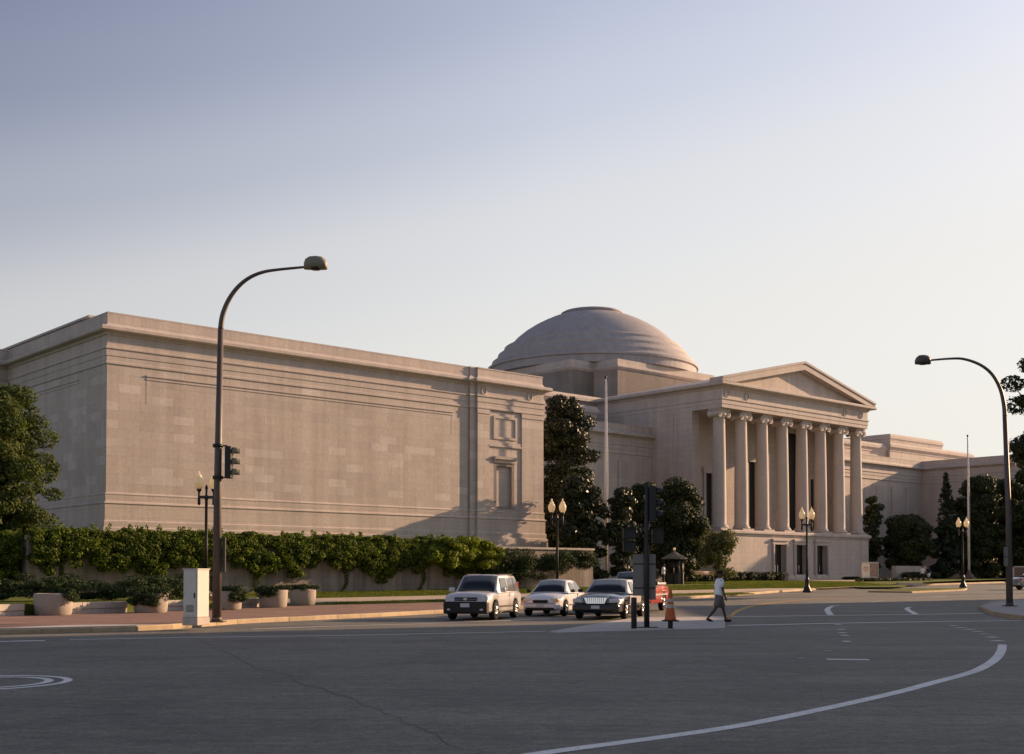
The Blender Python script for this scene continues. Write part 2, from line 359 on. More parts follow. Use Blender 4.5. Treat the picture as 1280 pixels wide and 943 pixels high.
def sheet(name, poly, h, mat, lawn=False, kind='structure', cuts=()):
    from mathutils.geometry import tessellate_polygon
    bm = bmesh.new(); vs_ = [bm.verts.new((x, y, 0)) for x, y in poly]
    for tri in tessellate_polygon([[Vector((x, y, 0)) for x, y in poly]]):
        if len(set(tri)) == 3: bm.faces.new([vs_[i] for i in tri])
    def cut(co, no): bmesh.ops.bisect_plane(bm, geom=bm.verts[:]+bm.edges[:]+bm.faces[:], plane_co=co, plane_no=no)
    cut((0,50,0),(0,1,0)); cut((0,150,0),(0,1,0))
    if lawn:
        for v in (-14, -10): cut((*W(0, v), 0), (*D2, 0))
    for v in bm.verts: v.co.z = gz(v.co.y)+h+(rise(UV(v.co.x, v.co.y)[1]) if lawn else 0)
    for f in bm.faces:
        f.normal_update()
        if f.normal.z < 0: f.normal_flip()
    me = bpy.data.meshes.new(name); bm.to_mesh(me); bm.free(); me.materials.append(mat)
    return tag(link(name, me), kind=kind)
def resample(pts, step):
    out = [pts[0]]; acc = 0
    for a, b in zip(pts, pts[1:]):
        L = math.dist(a, b); n = max(1, int(L/step))
        for i in range(1, n+1): out.append(tuple(a[j]+(b[j]-a[j])*i/n for j in range(2)))
    return out
def smoothline(pts, n=6):
    P = [pts[0]]+list(pts)+[pts[-1]]; out = []
    for i in range(1, len(P)-2):
        p0, p1, p2, p3 = P[i-1:i+3]
        for k in range(n):
            t = k/n; out.append(tuple(.5*((2*p1[j])+(-p0[j]+p2[j])*t+(2*p0[j]-5*p1[j]+4*p2[j]-p3[j])*t*t+(-p0[j]+3*p1[j]-3*p2[j]+p3[j])*t**3) for j in range(2)))
    out.append(tuple(P[-2][:2])); return out
def ribbon(name, pts, width, mat, h=.004, parent=None, kind='structure'):
    pts = resample(pts, 1.0); bmv = []; n = len(pts)
    if not hasattr(width, '__len__'): width = [width]*n
    else: width = list(np.interp(np.linspace(0,1,n), np.linspace(0,1,len(width)), width))
    m = MB(); vs = []
    for i, p in enumerate(pts):
        a = pts[max(i-1,0)]; b = pts[min(i+1,n-1)]; d = Vector((b[0]-a[0], b[1]-a[1])).normalized()
        for s in (-1, 1):
            x, y = p[0]-d.y*s*width[i]/2, p[1]+d.x*s*width[i]/2; vs.append((x, y, gz(y)+h+.0))
    m.add(vs, [(2*i, 2*i+1, 2*i+3, 2*i+2) for i in range(n-1)])
    o = m.build(name, mat, parent)
    if parent is None and kind: tag(o, kind=kind)
    return o

# ---------------------------------------------------------------- ground, road, kerb, paving
ground = sheet('ground', [(-2500,-2500),(2500,-2500),(2500,3500),(-2500,3500)], -.05, M['ground'])
KERB = [(-70,22),(-30,29),(-16,32.2),(-12.8,33.3),(-10.9,34.9),(-9.95,36.6),(-9.07,40.07),(-6.98,43.71),(-5.02,47.13),(-3.05,50.89),(0,55.5),(4.4,62),(8.75,69.2),(12.8,76.3),(16.6,83.2),(22.7,94.7),(30,105.5),(38,116),(61,143),(110,189),(300,360)]
kp = smoothline(KERB[1:19], 4); KS = [KERB[0]]+kp+KERB[19:]
KB = [KERB[0]]+[(x-.1, y+.05) for x, y in kp]+KERB[19:]
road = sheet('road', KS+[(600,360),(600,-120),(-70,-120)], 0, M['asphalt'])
lawn = sheet('lawn', KB+[(300,900),(-300,900),(-300,22)], .12, M['grass'], lawn=True)
plaza = sheet('brick_pavement', [(-30,29.2)]+[(x-.12, y+.06) for x, y in kp if -29 < x < 12.5 and y < 76]+[W(29.2,-24.5), W(-6,-24.5), (-40,60)], .15, M['brick'])
path = sheet('footpath', [W(-3,-21.2), W(36.0,-21.2)]+[(x-.13, y+.08) for x, y in kp if y > 88 and x < 61]+[gnd(1280,726.8,.15)[:2], gnd(1160,728.8,.15)[:2], gnd(1140,731.6,.15)[:2], gnd(1060,734,.15)[:2], gnd(1030,735.4,.15)[:2], W(50,-14), W(-3,-14)], .15, M['path'])
forecourt = sheet('forecourt', [W(74,-7), W(92,-5), W(96,6.6), W(76,6.6)], .425, M['path'])
# kerb: stones laid end to end
kerb = tag(bpy.data.objects.new('kerb', None), kind='structure'); C.objects.link(kerb)
def kerbstones(parent, line, L, wdt, mat, h=.155, gap=.015, side=1, maxn=300):
    d = [0]
    for a, b in zip(line, line[1:]): d.append(d[-1]+math.dist(a, b))
    n = int(d[-1]/L)
    P = lambda s: (np.interp(s, d, [p[0] for p in line]), np.interp(s, d, [p[1] for p in line]))
    for i in range(min(n, maxn)):
        a, b = P(i*L+gap/2), P((i+1)*L-gap/2)
        t = Vector((b[0]-a[0], b[1]-a[1])); ll = t.length; t.normalize(); no = Vector((-t.y, t.x))*side
        j = random.uniform(-.006, .006); vs = []
        for (o, z) in ((j, -.1), (j, h-.035), (j+.03, h), (wdt, h), (wdt, -.1)):
            for e in (a, b): vs.append((e[0]+no.x*o, e[1]+no.y*o, z+gz(e[1])+(j*.5)))
        m = MB().add(vs, [(0,1,3,2),(2,3,5,4),(4,5,7,6),(6,7,9,8),(8,9,1,0),(0,2,4,6,8),(9,7,5,3,1)])
        m.build('kerbstone', mat, parent)
kerbstones(kerb, [p for p in kp], 1.35, .2, M['kerb'], maxn=130)
ra = [kp[k] for k in range(len(kp)) if -15.5 < kp[k][0] < -10.2 and kp[k][1] < 36.2]; back = []
for k, (x, y) in enumerate(ra):
    a = ra[max(k-1,0)]; b = ra[min(k+1,len(ra)-1)]; d = Vector((b[0]-a[0], b[1]-a[1])).normalized(); t_ = sin(pi*k/(len(ra)-1))
    back.append((x-d.y*(.22+1.5*t_), y+d.x*(.22+1.5*t_)))
sheet('kerb_ramp', [(x-.05, y+.1) for x, y in ra]+back[::-1], .159, M['slab'])
# median island and corner island
MED = [(1.05,34.35),(3.3,41.45),(4.82,46.6),(8.45,47.3),(6.49,36.65),(1.35,33.87)]
MED = [gnd(686,789.5,.02)[:2], gnd(760,777.5,.02)[:2], gnd(797,771.8,.02)[:2], gnd(907,770.6,.02)[:2], gnd(906,785.6,.02)[:2], gnd(830,787.5,.02)[:2], gnd(700,791,.02)[:2]]
mi = MB(); mi.prism([(p[0], p[1]) for p in MED], -.05, .025); med = tag(mi.build('traffic_island', M['slab']), kind='structure')
CI = [gnd(1224,760,.1)[:2], gnd(1233,755,.1)[:2], gnd(1250,751.5,.1)[:2], gnd(1290,749.5,.1)[:2], (60,72), (70,40), (22,38), gnd(1290,773.5,.1)[:2], gnd(1262,770,.1)[:2], gnd(1243,767,.1)[:2]]
ci = sheet('corner_pavement', CI, .15, M['slab'])
ck = tag(bpy.data.objects.new('corner_kerb', None), kind='structure'); C.objects.link(ck)
kerbstones(ck, [(22,38), CI[7], CI[8], CI[9], CI[0], CI[1], CI[2], CI[3], (60,72)][::-1], 1.3, .16, M['kerb'], h=.165, side=1)

# markings
G = lambda *ps: [gnd(x, y)[:2] for x, y in ps]
ribbon('crosswalk_line', G((-200,806),(0,802.3),(56,801)), .3, M['white'])
ribbon('crosswalk_line', G((87,800),(240,797),(420,794.8),(560,792),(682,789.4)), .3, M['faint'], .005)
ribbon('crosswalk_line', G((315,786.7),(420,783),(560,779),(690,773.5)), .26, M['faint'], .005)
ribbon('crosswalk_line', G((909,782.3),(1050,779.3),(1185,777),(1280,776)), .34, M['white'], .005)
ribbon('crosswalk_line', G((912,771.3),(1050,769.5),(1230,767)), .34, M['white'], .005)
ribbon('lane_arc_line', smoothline(G((560,961),(670,943),(900,911.5),(1018.8,888.7),(1116.7,867),(1167,853.6),(1205,843.5),(1226,836),(1244,824.5),(1251.5,814),(1253,806)), 6), .19, M['white'])
for a in ((1246.8,801.2),(1240,796.7),(1231,792.8),(1222,789.5),(1212,787),(1202,784.8),(1192,782.2)):
    x, y, z = gnd(*a); ribbon('lane_dash', [(x-.15, y-.05), (x+.15, y+.05)], .26, M['white' if int(a[0]) % 2 == 0 else 'faint'])
for a in ((1047.5,781),(1051.5,787),(1053,791.2),(1056,794.5),(1058.3,802)):
    x, y, z = gnd(*a); ribbon('lane_dash', [(x-.1, y), (x+.1, y)], .34, M['white'])
ribbon('stop_bar', G((1033.6,824.4),(1086.5,825)), [.3,.62,.62,.3], M['white'])
ribbon('lane_dash', G((1013,787.8),(1050,788)), .14, M['faint']); ribbon('lane_dash', G((1031,813.4),(1040,813.6)), .1, M['faint']); ribbon('lane_dash', G((997,823),(1006,823)), .1, M['faint'])
ribbon('curved_lane_mark', smoothline(G((1050,757.2),(1041,758),(1035.5,760.5),(1034.5,763.5),(1038.5,769)), 5), [.12,.22,.26,.26], M['white'])
ribbon('curved_lane_mark', smoothline(G((1140,759),(1135.5,759.6),(1134,761.5),(1139,765),(1146,768.5)), 5), [.12,.22,.26,.26], M['white'])
for dy in (0, 1.6):
    ribbon('yellow_line', smoothline(G((903,777+dy),(913,769.5+dy),(927,761.2+dy*.8),(959,754.3+dy*.5),(1025,748.3+dy*.35),(1090,745+dy*.3)), 5), .12, M['yellow'], .006)
ribbon('lane_line', G((1088,752.5),(1104,751.2)), .15, M['faint']); ribbon('lane_line', G((1165,746.6),(1185,745.4)), .15, M['faint'])
ccx, ccy = -.255, 0
cx0, cy0 = gnd(-22, 853.6)[:2]
for r in (1.2, .93):
    ribbon('circle_line', [(cx0+r*cos(i*pi/24), cy0+r*1.05*sin(i*pi/24)) for i in range(49)], .13, M['white'])
cr = [gnd(x, y)[:2] for x, y in ((232,790),(270,812),(315,832),(352,843),(388,858),(432,872),(470,888),(520,908),(560,930),(585,943))]
crr = []
for a, b in zip(cr, cr[1:]):
    for t in (0, .25, .5, .75): crr.append((a[0]+(b[0]-a[0])*t+random.uniform(-.06,.06), a[1]+(b[1]-a[1])*t+random.uniform(-.12,.12)))
ribbon('road_crack', crr, [.012,.01,.02,.01,.022,.01,.012,.006], M['crack'])

# ---------------------------------------------------------------- museum
mus = empty('museum', (C1[0], C1[1], 0), ROT, 'pale pink marble museum with long blank wing, columned portico and low dome', 'museum')
def P(mb, name, mat='wall', parent=None): return mb.build(name, M[mat], parent or mus)
UE = 37.5; ua, ub = 29.65, 30.28; p1, p2 = -.16, -.34
ENT = [(0,14.9),(.07,14.95),(.07,15.08),(.03,15.12),(.03,15.42),(.07,15.46),(.07,15.86),(.14,15.9),(.14,16.0),(.02,16.05),(.02,16.72),(.12,16.78),(.16,16.9),(.5,16.96),(.56,17.02),(.56,17.2),(.46,17.28),(.10,17.34),(-.02,17.5),(-.06,17.56),(-.06,18.08),(-.02,18.12),(-.02,18.22),(-.6,18.24)]
PLI = [(0,6.86),(.05,6.82),(.08,6.74),(.05,6.68),(.05,6.3),(.14,6.24),(.16,6.16),(.10,6.1),(.10,5.1),(.18,5.04),(.18,4.94),(.16,4.7),(.26,4.62),(.26,4.5),(.26,0)]
front = [(0,17),(0,0),(ua,0),(ua,p1),(ub,p1),(ub,p2),(UE,p2),(UE,16.5)]
P(MB().box(.012, UE-.02, .012, 30, 0, 18.1), 'wall')
P(MB().sweep(front, ENT), 'cornice', 'trim'); P(MB().sweep(front, PLI), 'plinth', 'wall')
# ashlar of the long facade: 14 courses of single stones
ch = (14.9-6.86)/14; cw = 1.5
std = MB().box(.002, cw-.004, 0, .1, .002, ch-.004).mesh('stone', M['stone'])
std_b = std
left = MB()
for r in range(14):
    z = 6.86+r*ch; x = -(cw/2 if r % 2 else 0)
    while x < ua-.01:
        a, b = max(x, 0), min(x+cw, ua)
        if b-a > .05:
            if b-a > cw-.01: link('stone', std, mus, (a, random.uniform(-.0015, .0015), z))
            else: MB().box(a+.002, b-.002, random.uniform(-.0015,.0015), .1, z+.002, z+ch-.004).build('stone', M['stone'], mus)
        x += cw
    y = .1-(0 if r % 2 else cw/2)
    while y < 17:
        a, b = max(y, .1), min(y+cw, 17)
        if b-a > .05: left.box(random.uniform(-.0015,.0015), .09, a+.002, b-.002, z+.002, z+ch-.004)
        y += cw
    for (a, b) in ((ub, 31.5), (35.05, UE)):
        xm = a+(b-a)*(.5 if r % 2 else .999)
        left.box(a+.004, min(xm, b)-.004, p2+random.uniform(-.0015,.0015), -.1, z+.004, z+ch-.004)
        if xm < b-.1: left.box(xm+.004, b-.004, p2, -.1, z+.004, z+ch-.004)
    left.box(ua+.004, ub-.0, p1, -.05, z+.004, z+ch-.004)
tag(P(left, 'stone', 'stone'), kind='stuff')
# hanging frame on the long facade, and on the end face
fr = MB()
fr.sweep([(2.62,0),(28.0,0)], [(0,14.16),(.04,14.18),(.04,14.24),(.02,14.25),(.02,14.34),(.08,14.38),(.08,14.46),(0,14.47)])
for a in (2.62, 27.85): fr.box(a, a+.12, -.010, .02, 12.7, 14.16)
fr.sweep([(0,13.6),(0,4.4)], [(0,14.16),(.04,14.18),(.04,14.24),(.02,14.25),(.02,14.34),(.08,14.38),(.08,14.46),(0,14.47)])
P(fr, 'frame_moulding', 'trim')
# end pavilion with blind window
pv = MB(); pv.box(ub+.012, 31.5, p2+.012, .3, 4, 14.9); pv.box(35.05, UE-.02, p2+.012, .3, 4, 14.9)
pb = -.24
def slab(m, u0, u1, z0, z1, y0, y1, holes):
    xs = [u0]
    for h in holes: m.box(xs[-1], h[0], y0, y1, z0, z1); m.box(h[0], h[1], y0, y1, h[3], z1); \
        (m.box(h[0], h[1], y0, y1, z0, h[2]) if h[2] > z0+.01 else None); xs.append(h[1])
    m.box(xs[-1], u1, y0, y1, z0, z1)
slab(pv, 31.5, 35.05, 6.2, 14.9, pb, .3, [(32.35, 34.0, 7.2, 10.45)]); pv.box(32.3, 34.05, .22, .3, 7.1, 10.5)
P(pv, 'wall')
wn = P(MB().sweep([(32.0,p2+.05),(34.35,p2+.05)], [(0,10.7),(.05,10.75),(.05,10.9),(.22,11.0),(.25,11.2),(0,11.25)]), 'blind_window', 'trim')
f2 = MB(); slab(f2, 32.05, 34.3, 6.95, 10.75, p2+.1, -.1, [(32.35, 34.0, 7.2, 10.45)]); f2.build('frame', M['trim'], wn)
MB().box(31.9, 34.45, p2-.05, -.1, 6.86, 6.97).build('sill', M['trim'], wn)
P(MB().box(32.36, 33.99, .17, .218, 7.21, 10.44), 'blind_panel', 'wall')
pm = MB(); slab(pm, 32.0, 34.55, 12.62, 14.5, pb-.08, -.1, [(32.2, 34.35, 12.82, 14.3)]); pm.box(31.52, 35.03, pb-.12, -.1, 12.0, 12.14); pm.box(31.52, 35.03, pb-.07, -.1, 12.14, 12.4)
P(pm, 'panel_frame', 'trim')
for a, b in ((ub-.04, 31.55), (35.0, UE+.05)): P(MB().sweep([(a,p2),(b,p2)], [(0,14.5),(.05,14.55),(.05,14.85),(0,14.9)]), 'pilaster_cap', 'trim')
wr_me = None
def wreath(u, v, z, r=.36):
    m = MB(); pts = [(u+r*cos(a*pi/8), v, z+r*1.25*sin(a*pi/8)) for a in range(17)]; m.tube(pts, .07, 6); P(m, 'wreath', 'trim')
wreath(ub+.6, p2-.03, 16.4, .26); wreath(35.9, p2-.03, 16.4, .26)
for uu in (12.4, 15.7, 22.5): P(MB().box(uu, uu+1.1, -.28, -.1, 3.95, 4.25), 'vent', 'void')
P(MB().box(1.2, 24, 5.5, 26, 18.0, 18.85).box(1.0, 24.2, 5.3, 26.2, 18.85, 19.0), 'attic', 'trim')
# block beyond the end face
P(MB().box(-2.0, 5, 17.4, 45, 0, 18.0), 'wall'); P(MB().sweep([(-2.0,45),(-2.0,17.4),(0.5,17.4)], ENT), 'cornice', 'trim'); P(MB().sweep([(-2.0,45),(-2.0,17.4),(0.5,17.4)], PLI), 'plinth')
# links and far wing
LK = 16.5; PL, PR, PV = 70.4, 98.9, 6.7; UF = 129.5
P(MB().box(UE-.5, PL+.5, LK+.03, 40, 0, 18.1), 'wall'); P(MB().sweep([(UE-.3,LK),(PL+.2,LK)], ENT), 'cornice', 'trim'); P(MB().sweep([(UE-.3,LK),(PL+.2,LK)], PLI), 'plinth')
P(MB().box(PR-.5, UF+.4, LK+.03, 40, 0, 18.1), 'wall')
P(MB().box(UF+.03, 168, .03, 40, 0, 18.1), 'wall')
rp = [(PR-.2,LK),(UF,LK),(UF,0),(168,0),(168,30)]
P(MB().sweep(rp, ENT), 'cornice', 'trim'); P(MB().sweep(rp, PLI), 'plinth')
for k in range(7):
    uu = 101+k*4.0; P(MB().box(uu, uu+2.6, LK-.12, LK+.1, 6.9, 14.2), 'pilaster', 'wall')
for k in range(5):
    uu = 44+k*5.2; P(MB().box(uu, uu+3.2, LK-.12, LK+.1, 6.9, 14.2), 'pilaster', 'wall')
def attic(u0, u1, v0, v1, z0, z1, c=.5):
    P(MB().box(u0, u1, v0, v1, z0, z1-.2), 'attic')
    P(MB().sweep([(u0,v1),(u0,v0),(u1,v0),(u1,v1)], [(0,z1-1.3),(.08,z1-1.25),(.08,z1-1.0),(c*.6,z1-.8),(c,z1-.7),(c,z1-.35),(c*.5,z1-.25),(c*.3,z1),(-1,z1+.02)]), 'cornice', 'trim')
attic(130.2, 145.5, 22, 40, 18, 22.8, .2); attic(127.5, 152, 20.5, 41, 18, 21.2, .4); attic(104, 130, 21, 40, 18, 20.9, .35)
attic(44, 66, 21, 40, 18, 20.6, .35)
# main body and dome
attic(57.5, 111.5, 25.2, 54, 0.5, 22.6, .55)
DU, DV = 84.5, 39.5
for (a, b) in ((9.2, 13.2), (13.2, 9.2)):
    pp = [(DU-a,DV+b),(DU-a,DV-b),(DU+a,DV-b),(DU+a,DV+b)]
    P(MB().box(DU-a, DU+a, DV-b, DV+b, 22.3+(0 if a > 10 else .01), 27.2-(.0 if a > 10 else .01)), 'wall')
cross = [(DU-13.2,DV+9.2),(DU-13.2,DV-9.2),(DU-9.2,DV-9.2),(DU-9.2,DV-13.2),(DU+9.2,DV-13.2),(DU+9.2,DV-9.2),(DU+13.2,DV-9.2),(DU+13.2,DV+9.2)]
P(MB().sweep(cross, [(0,22.6),(.15,22.6),(.15,23.2),(0,23.3),(0,26.7),(.1,26.75),(.3,27.0),(.3,27.25),(.12,27.35),(.12,27.95),(-1,28.1),(-9,28.12)]), 'cornice', 'trim')
dm = P(MB().lathe([(13.9,28.0),(13.9,28.9),(14.15,29.0),(14.15,29.25),(13.9,29.35),(13.55,29.7),(13.5,30.1),(13.3,30.15),(12.75,30.75),(12.7,31.1),(12.5,31.15),(11.9,31.75),(11.85,32.05),(11.6,32.1),(11.2,32.4)], DU, DV, 0, 96, smooth=False), 'dome', 'dome')
MB().lathe([(11.3,32.0),(10.9,32.55),(10.2,33.3),(9.1,34.2),(7.85,35.0),(6.8,35.55),(5.6,36.1),(4.2,36.55),(3,36.7)], DU, DV, 0, 96).build('dome_shell', M['dome'], dm)
MB().lathe([(4.1,36.2),(4.1,36.7),(4.2,36.75),(4.2,36.9),(3.9,37.05),(3.0,37.2),(0,37.4)], DU, DV, 0, 64, smooth=False).build('oculus_ring', M['dome'], dm)
# portico podium with doors
pod = MB(); holes = [(79.55,81.65,0,5.1),(83.65,85.75,0,5.1),(87.75,89.85,0,5.1)]
slab(pod, PL, PR, 0, 6.2, PV, PV+.9, holes); pod.box(PL, PL+.9, PV+.9, LK+.2, 0, 6.2); pod.box(PR-.9, PR, PV+.9, LK+.2, 0, 6.2); pod.box(PL+.9, PR-.9, PV+1.8, LK, 0, 6.1)
P(pod, 'podium', 'wall')
PP = [(PL,LK),(PL,PV),(PR,PV),(PR,LK)]
P(MB().box(PL+.1, PR-.1, PV+.1, LK, 6.1, 6.52).sweep(PP, [(0,5.9),(.08,5.95),(.08,6.05),(.22,6.15),(.26,6.2),(.26,6.42),(.2,6.5),(-.2,6.55)]), 'podium_cap', 'trim')
P(MB().sweep(PP, [(0,1.75),(.1,1.72),(.1,1.6),(.16,1.55),(.16,0)]), 'plinth')
for (a, b, c, d) in holes:
    dr = P(MB().box(a+.02, b-.02, PV+.55, PV+.62, 1.13, 5.08), 'door', 'bronzedoor')
    f = MB(); f.box(a-.42, a, PV-.14, PV+.1, 1.1, 5.1); f.box(b, b+.42, PV-.14, PV+.1, 1.1, 5.1); f.box(a-.42, b+.42, PV-.14, PV+.1, 5.1, 5.5); f.box(a-.3, a-.1, PV-.2, PV-.14, 1.1, 5.2); f.box(b+.1, b+.3, PV-.2, PV-.14, 1.1, 5.2); f.box(a-.5, b+.5, PV-.28, PV+.05, 5.5, 5.72)
    f.build('frame', M['trim'], dr)
    MB().box((a+b)/2-.03, (a+b)/2+.03, PV+.5, PV+.55, 1.15, 5.0).build('mullion', M['bronzedoor'], dr)
    MB().box((a+b)/2-.3, (a+b)/2-.2, PV+.44, PV+.54, 2.0, 2.8).box((a+b)/2+.2, (a+b)/2+.3, PV+.44, PV+.54, 2.0, 2.8).build('handle', M['chrome'], dr)
for k in range(3): tag(P(MB().box(78.4+.0*k, 91, PV-1.6+k*.45, PV+.0-.002*k, .9, 1.0+.06*k+.002), 'step', 'trim'))
# entablature of the portico
EP = [(PL,25.3),(PL,PV),(PR,PV),(PR,25.3)]
P(MB().box(PL+.2, PR-.2, PV+.2, 26, 19.57, 21.9), 'entablature', 'wall')
P(MB().box(PL+.02, PR-.02, LK-.3, 25.4, 0, 19.56), 'wall')
P(MB().sweep(EP, [(-.9,19.55),(0,19.55),(0,19.95),(.05,19.97),(.05,20.4),(.14,20.45),(.14,20.58),(.0,20.62),(.0,21.55),(.14,21.65),(.2,21.78),(.7,21.85),(.8,21.95),(.8,22.15),(.66,22.25),(-.5,22.27)]), 'cornice', 'trim')
for u_ in (71.2, 74.7, 93.9, 97.4): wreath(u_, PV-.03, 21.1, .34)
uc = (PL+PR)/2
roof = MB(); RZ = 25.62
e0, e1 = PL-.7, PR+.5
roof.add([(e0,PV-.75,22.24),(uc,PV-.75,RZ),(e1,PV-.75,22.24),(e0,26,22.24),(uc,26,RZ),(e1,26,22.24),
          (e0+1.9,PV-.75,22.24),(uc,PV-.75,RZ-.55),(e1-1.9,PV-.75,22.24),(e0+1.9,PV+.1,22.24),(uc,PV+.1,RZ-.55),(e1-1.9,PV+.1,22.24)],
         [(0,1,4,3),(1,2,5,4),(0,6,7,1),(1,7,8,2),(6,9,10,7),(7,10,11,8),(3,4,5)])
pd = P(roof, 'pediment', 'trim')
MB().add([(e0+1,PV+.12,22.24),(uc,PV+.12,RZ-.4),(e1-1,PV+.12,22.24)], [(0,1,2)]).build('tympanum', M['wall'], pd)
rk = MB()
for s, ee in ((1, e0), (-1, e1)):   # raking cornice: stepped bands
    for (o, t0, t1) in ((.0, -.06, .18), (.12, .18, .42)):
        vs = [];
        for (u_, z_) in ((ee-s*.1, 22.26), (uc, RZ)):
            for (y_, t_) in ((PV-.72-o, t0), (PV-.72-o, t1), (PV+1.0, t1), (PV+1.0, t0)): vs.append((u_, y_, z_+t_))
        rk.add(vs, [(0,4,5,1),(1,5,6,2),(2,6,7,3),(3,7,4,0),(0,1,2,3),(7,6,5,4)])
rk.build('raking_cornice', M['trim'], pd)
# cella wall and antae
cw_ = MB(); slab(cw_, PL+.4, PR-.4, 6.5, 19.57, 13, 13.5, [(75.4,76.8,6.6,13.2),(83.3,85.0,6.6,15.0),(91.2,93.4,6.6,19.0),(95.9,97.0,6.6,13.6)])
P(cw_, 'wall'); P(MB().box(PL+.03, PL+1.2, 10.8, 13.4, 6.5, 19.57), 'pilaster'); P(MB().box(PR-1.2, PR-.03, 10.8, LK, 6.5, 19.57), 'pilaster'); P(MB().box(PL, PL+1.25, 13.42, LK, 6.5, 19.57), 'pilaster')
for a, b, t in ((75.4,76.8,13.2),(83.3,85.0,15.0),(91.2,93.4,19.0),(95.9,97.0,13.6)):  # near-black panels; the tallest puts a deep recess's shade into colour
    d_ = P(MB().box(a, b, 13.3, 13.36, 6.55, t), 'door', 'void')
    f = MB(); f.box(a-.4, a, 12.85, 13.02, 6.55, t); f.box(b, b+.4, 12.85, 13.02, 6.55, t); f.box(a-.55, b+.55, 12.75, 13.02, t, min(t+.6, 19.5)); f.build('frame', M['trim'], d_)
# columns: shaft > base, capital
shaft = MB().lathe([(.80,.5)]+[(.745-.11*(t/12)**1.8, .62+t*11.45/12) for t in range(13)]+[(.70,12.14)], n=28).mesh('column', M['trim'])
cbase = MB().box(-.98,.98,-.98,.98,0,.18).lathe([(.92,.18),(.98,.24),(.98,.32),(.9,.38),(.84,.42),(.84,.46),(.88,.5),(.8,.56)], n=28).mesh('base', M['trim'])
cp = MB().box(-.86,.86,-.82,.82,12.82,13.0)
cp.lathe([(.66,12.1),(.8,12.3),(.82,12.45),(.72,12.5)], n=24).box(-.72,.72,-.7,.7,12.45,12.82)
for sx in (-1, 1):
    cp.lathe([(.40,-.74),(.40,-.6),(.30,-.3),(.27,0),(.30,.3),(.40,.6),(.40,.74)], sx*.72, 0, 12.42, 18, axis='y')
    for sy in (-1, 1): cp.tube([(sx*.72+.28*cos(a)*(1-a/16), sy*.76, 12.42+.28*sin(a)*(1-a/16)) for a in [k*.5 for k in range(26)]], .035, 5)
cap_ = cp.mesh('capital', M['trim'])
col0 = None
for i in range(8):
    c_ = link('column', shaft, mus, (PL+.95+i*3.82, PV+1.15, 6.55)); link('base', cbase, c_); link('capital', cap_, c_)

# ---------------------------------------------------------------- terrace wall and terrace
tw = empty('terrace_wall', (C1[0], C1[1], 0), ROT, 'long low stone terrace wall half hidden by hanging ivy', 'wall')
MB().box(-8.4, 33.4, -10, -9.5, 0, 3.5).build('wall_face', M['retwall'], tw); MB().box(-8.4, -7.9, -9.5, 8, 0, 3.5).box(33.0, 33.41, -9.5, 14, 0, 3.2).build('return_wall', M['retwall'], tw)
MB().box(-8.5, 33.5, -10.1, -9.4, 3.5, 3.65).build('coping', M['conc'], tw)
MB().box(-8.5, -6.9, -10.12, -9.9, 0, 3.46).box(-8.6, -6.8, -10.18, -9.9, 3.46, 3.7).build('pier', M['retwall'], tw)
t_ = MB().prism([W(-7.9,-9.5), W(33.0,-9.5), W(33.0,0.2), W(-7.9,0.2)], 0, 3.42).prism([W(-7.9,.2), W(-.4,.2), W(-.4,8), W(-7.9,8)], 0, 3.42); tag(t_.build('terrace_ground', M['grass']), kind='structure')

# low seat wall, raised bed
LA = (.5, .866); LB = (-.866, .5); L0 = (-18.35, 42.5)
def lw(t, o=0): return (L0[0]+LA[0]*t+LB[0]*o, L0[1]+LA[1]*t+LB[1]*o)
for (t0, t1, lab) in ((-13, 1.3, 'low pale concrete seat wall at the left edge of the brick pavement'), (2.75, 6.1, 'low pale concrete seat wall between the first two planters from the left'), (8.1, 10.6, 'low pale concrete seat wall just right of the grass filled planter, beside the grey cabinet'), (12.3, 13.8, 'low pale concrete seat wall just left of the two rightmost planters')):
    q = empty('seat_wall', (*lw(t0), 0), 0, lab, 'low wall', 'low seat walls between the planters')
    n = max(1, round((t1-t0)/1.15)); s_ = (t1-t0)/n
    for k in range(n):
        m = MB(); m.obox((LA[0]*k*s_+LA[0]*.008, LA[1]*k*s_+LA[1]*.008), LA, LB, s_-.016, .4, 0, .33); bevel(m.build('block', M['conc'], q), .012, 1)
        m = MB(); m.obox((LA[0]*k*s_-LB[0]*.03, LA[1]*k*s_-LB[1]*.03), LA, LB, s_-.01, .46, .335, .58); bevel(m.build('coping', M['conc'], q), .02, 2)
bedp = [lw(-13,.4), lw(13.4,.4), W(0.5,-18), W(-.5,-10.2), W(-8.4,-10.2), W(-20,-10), (-40,50)]
bd = MB().prism(bedp, 0, .52); tag(bd.build('raised_lawn', M['grass']), kind='structure')

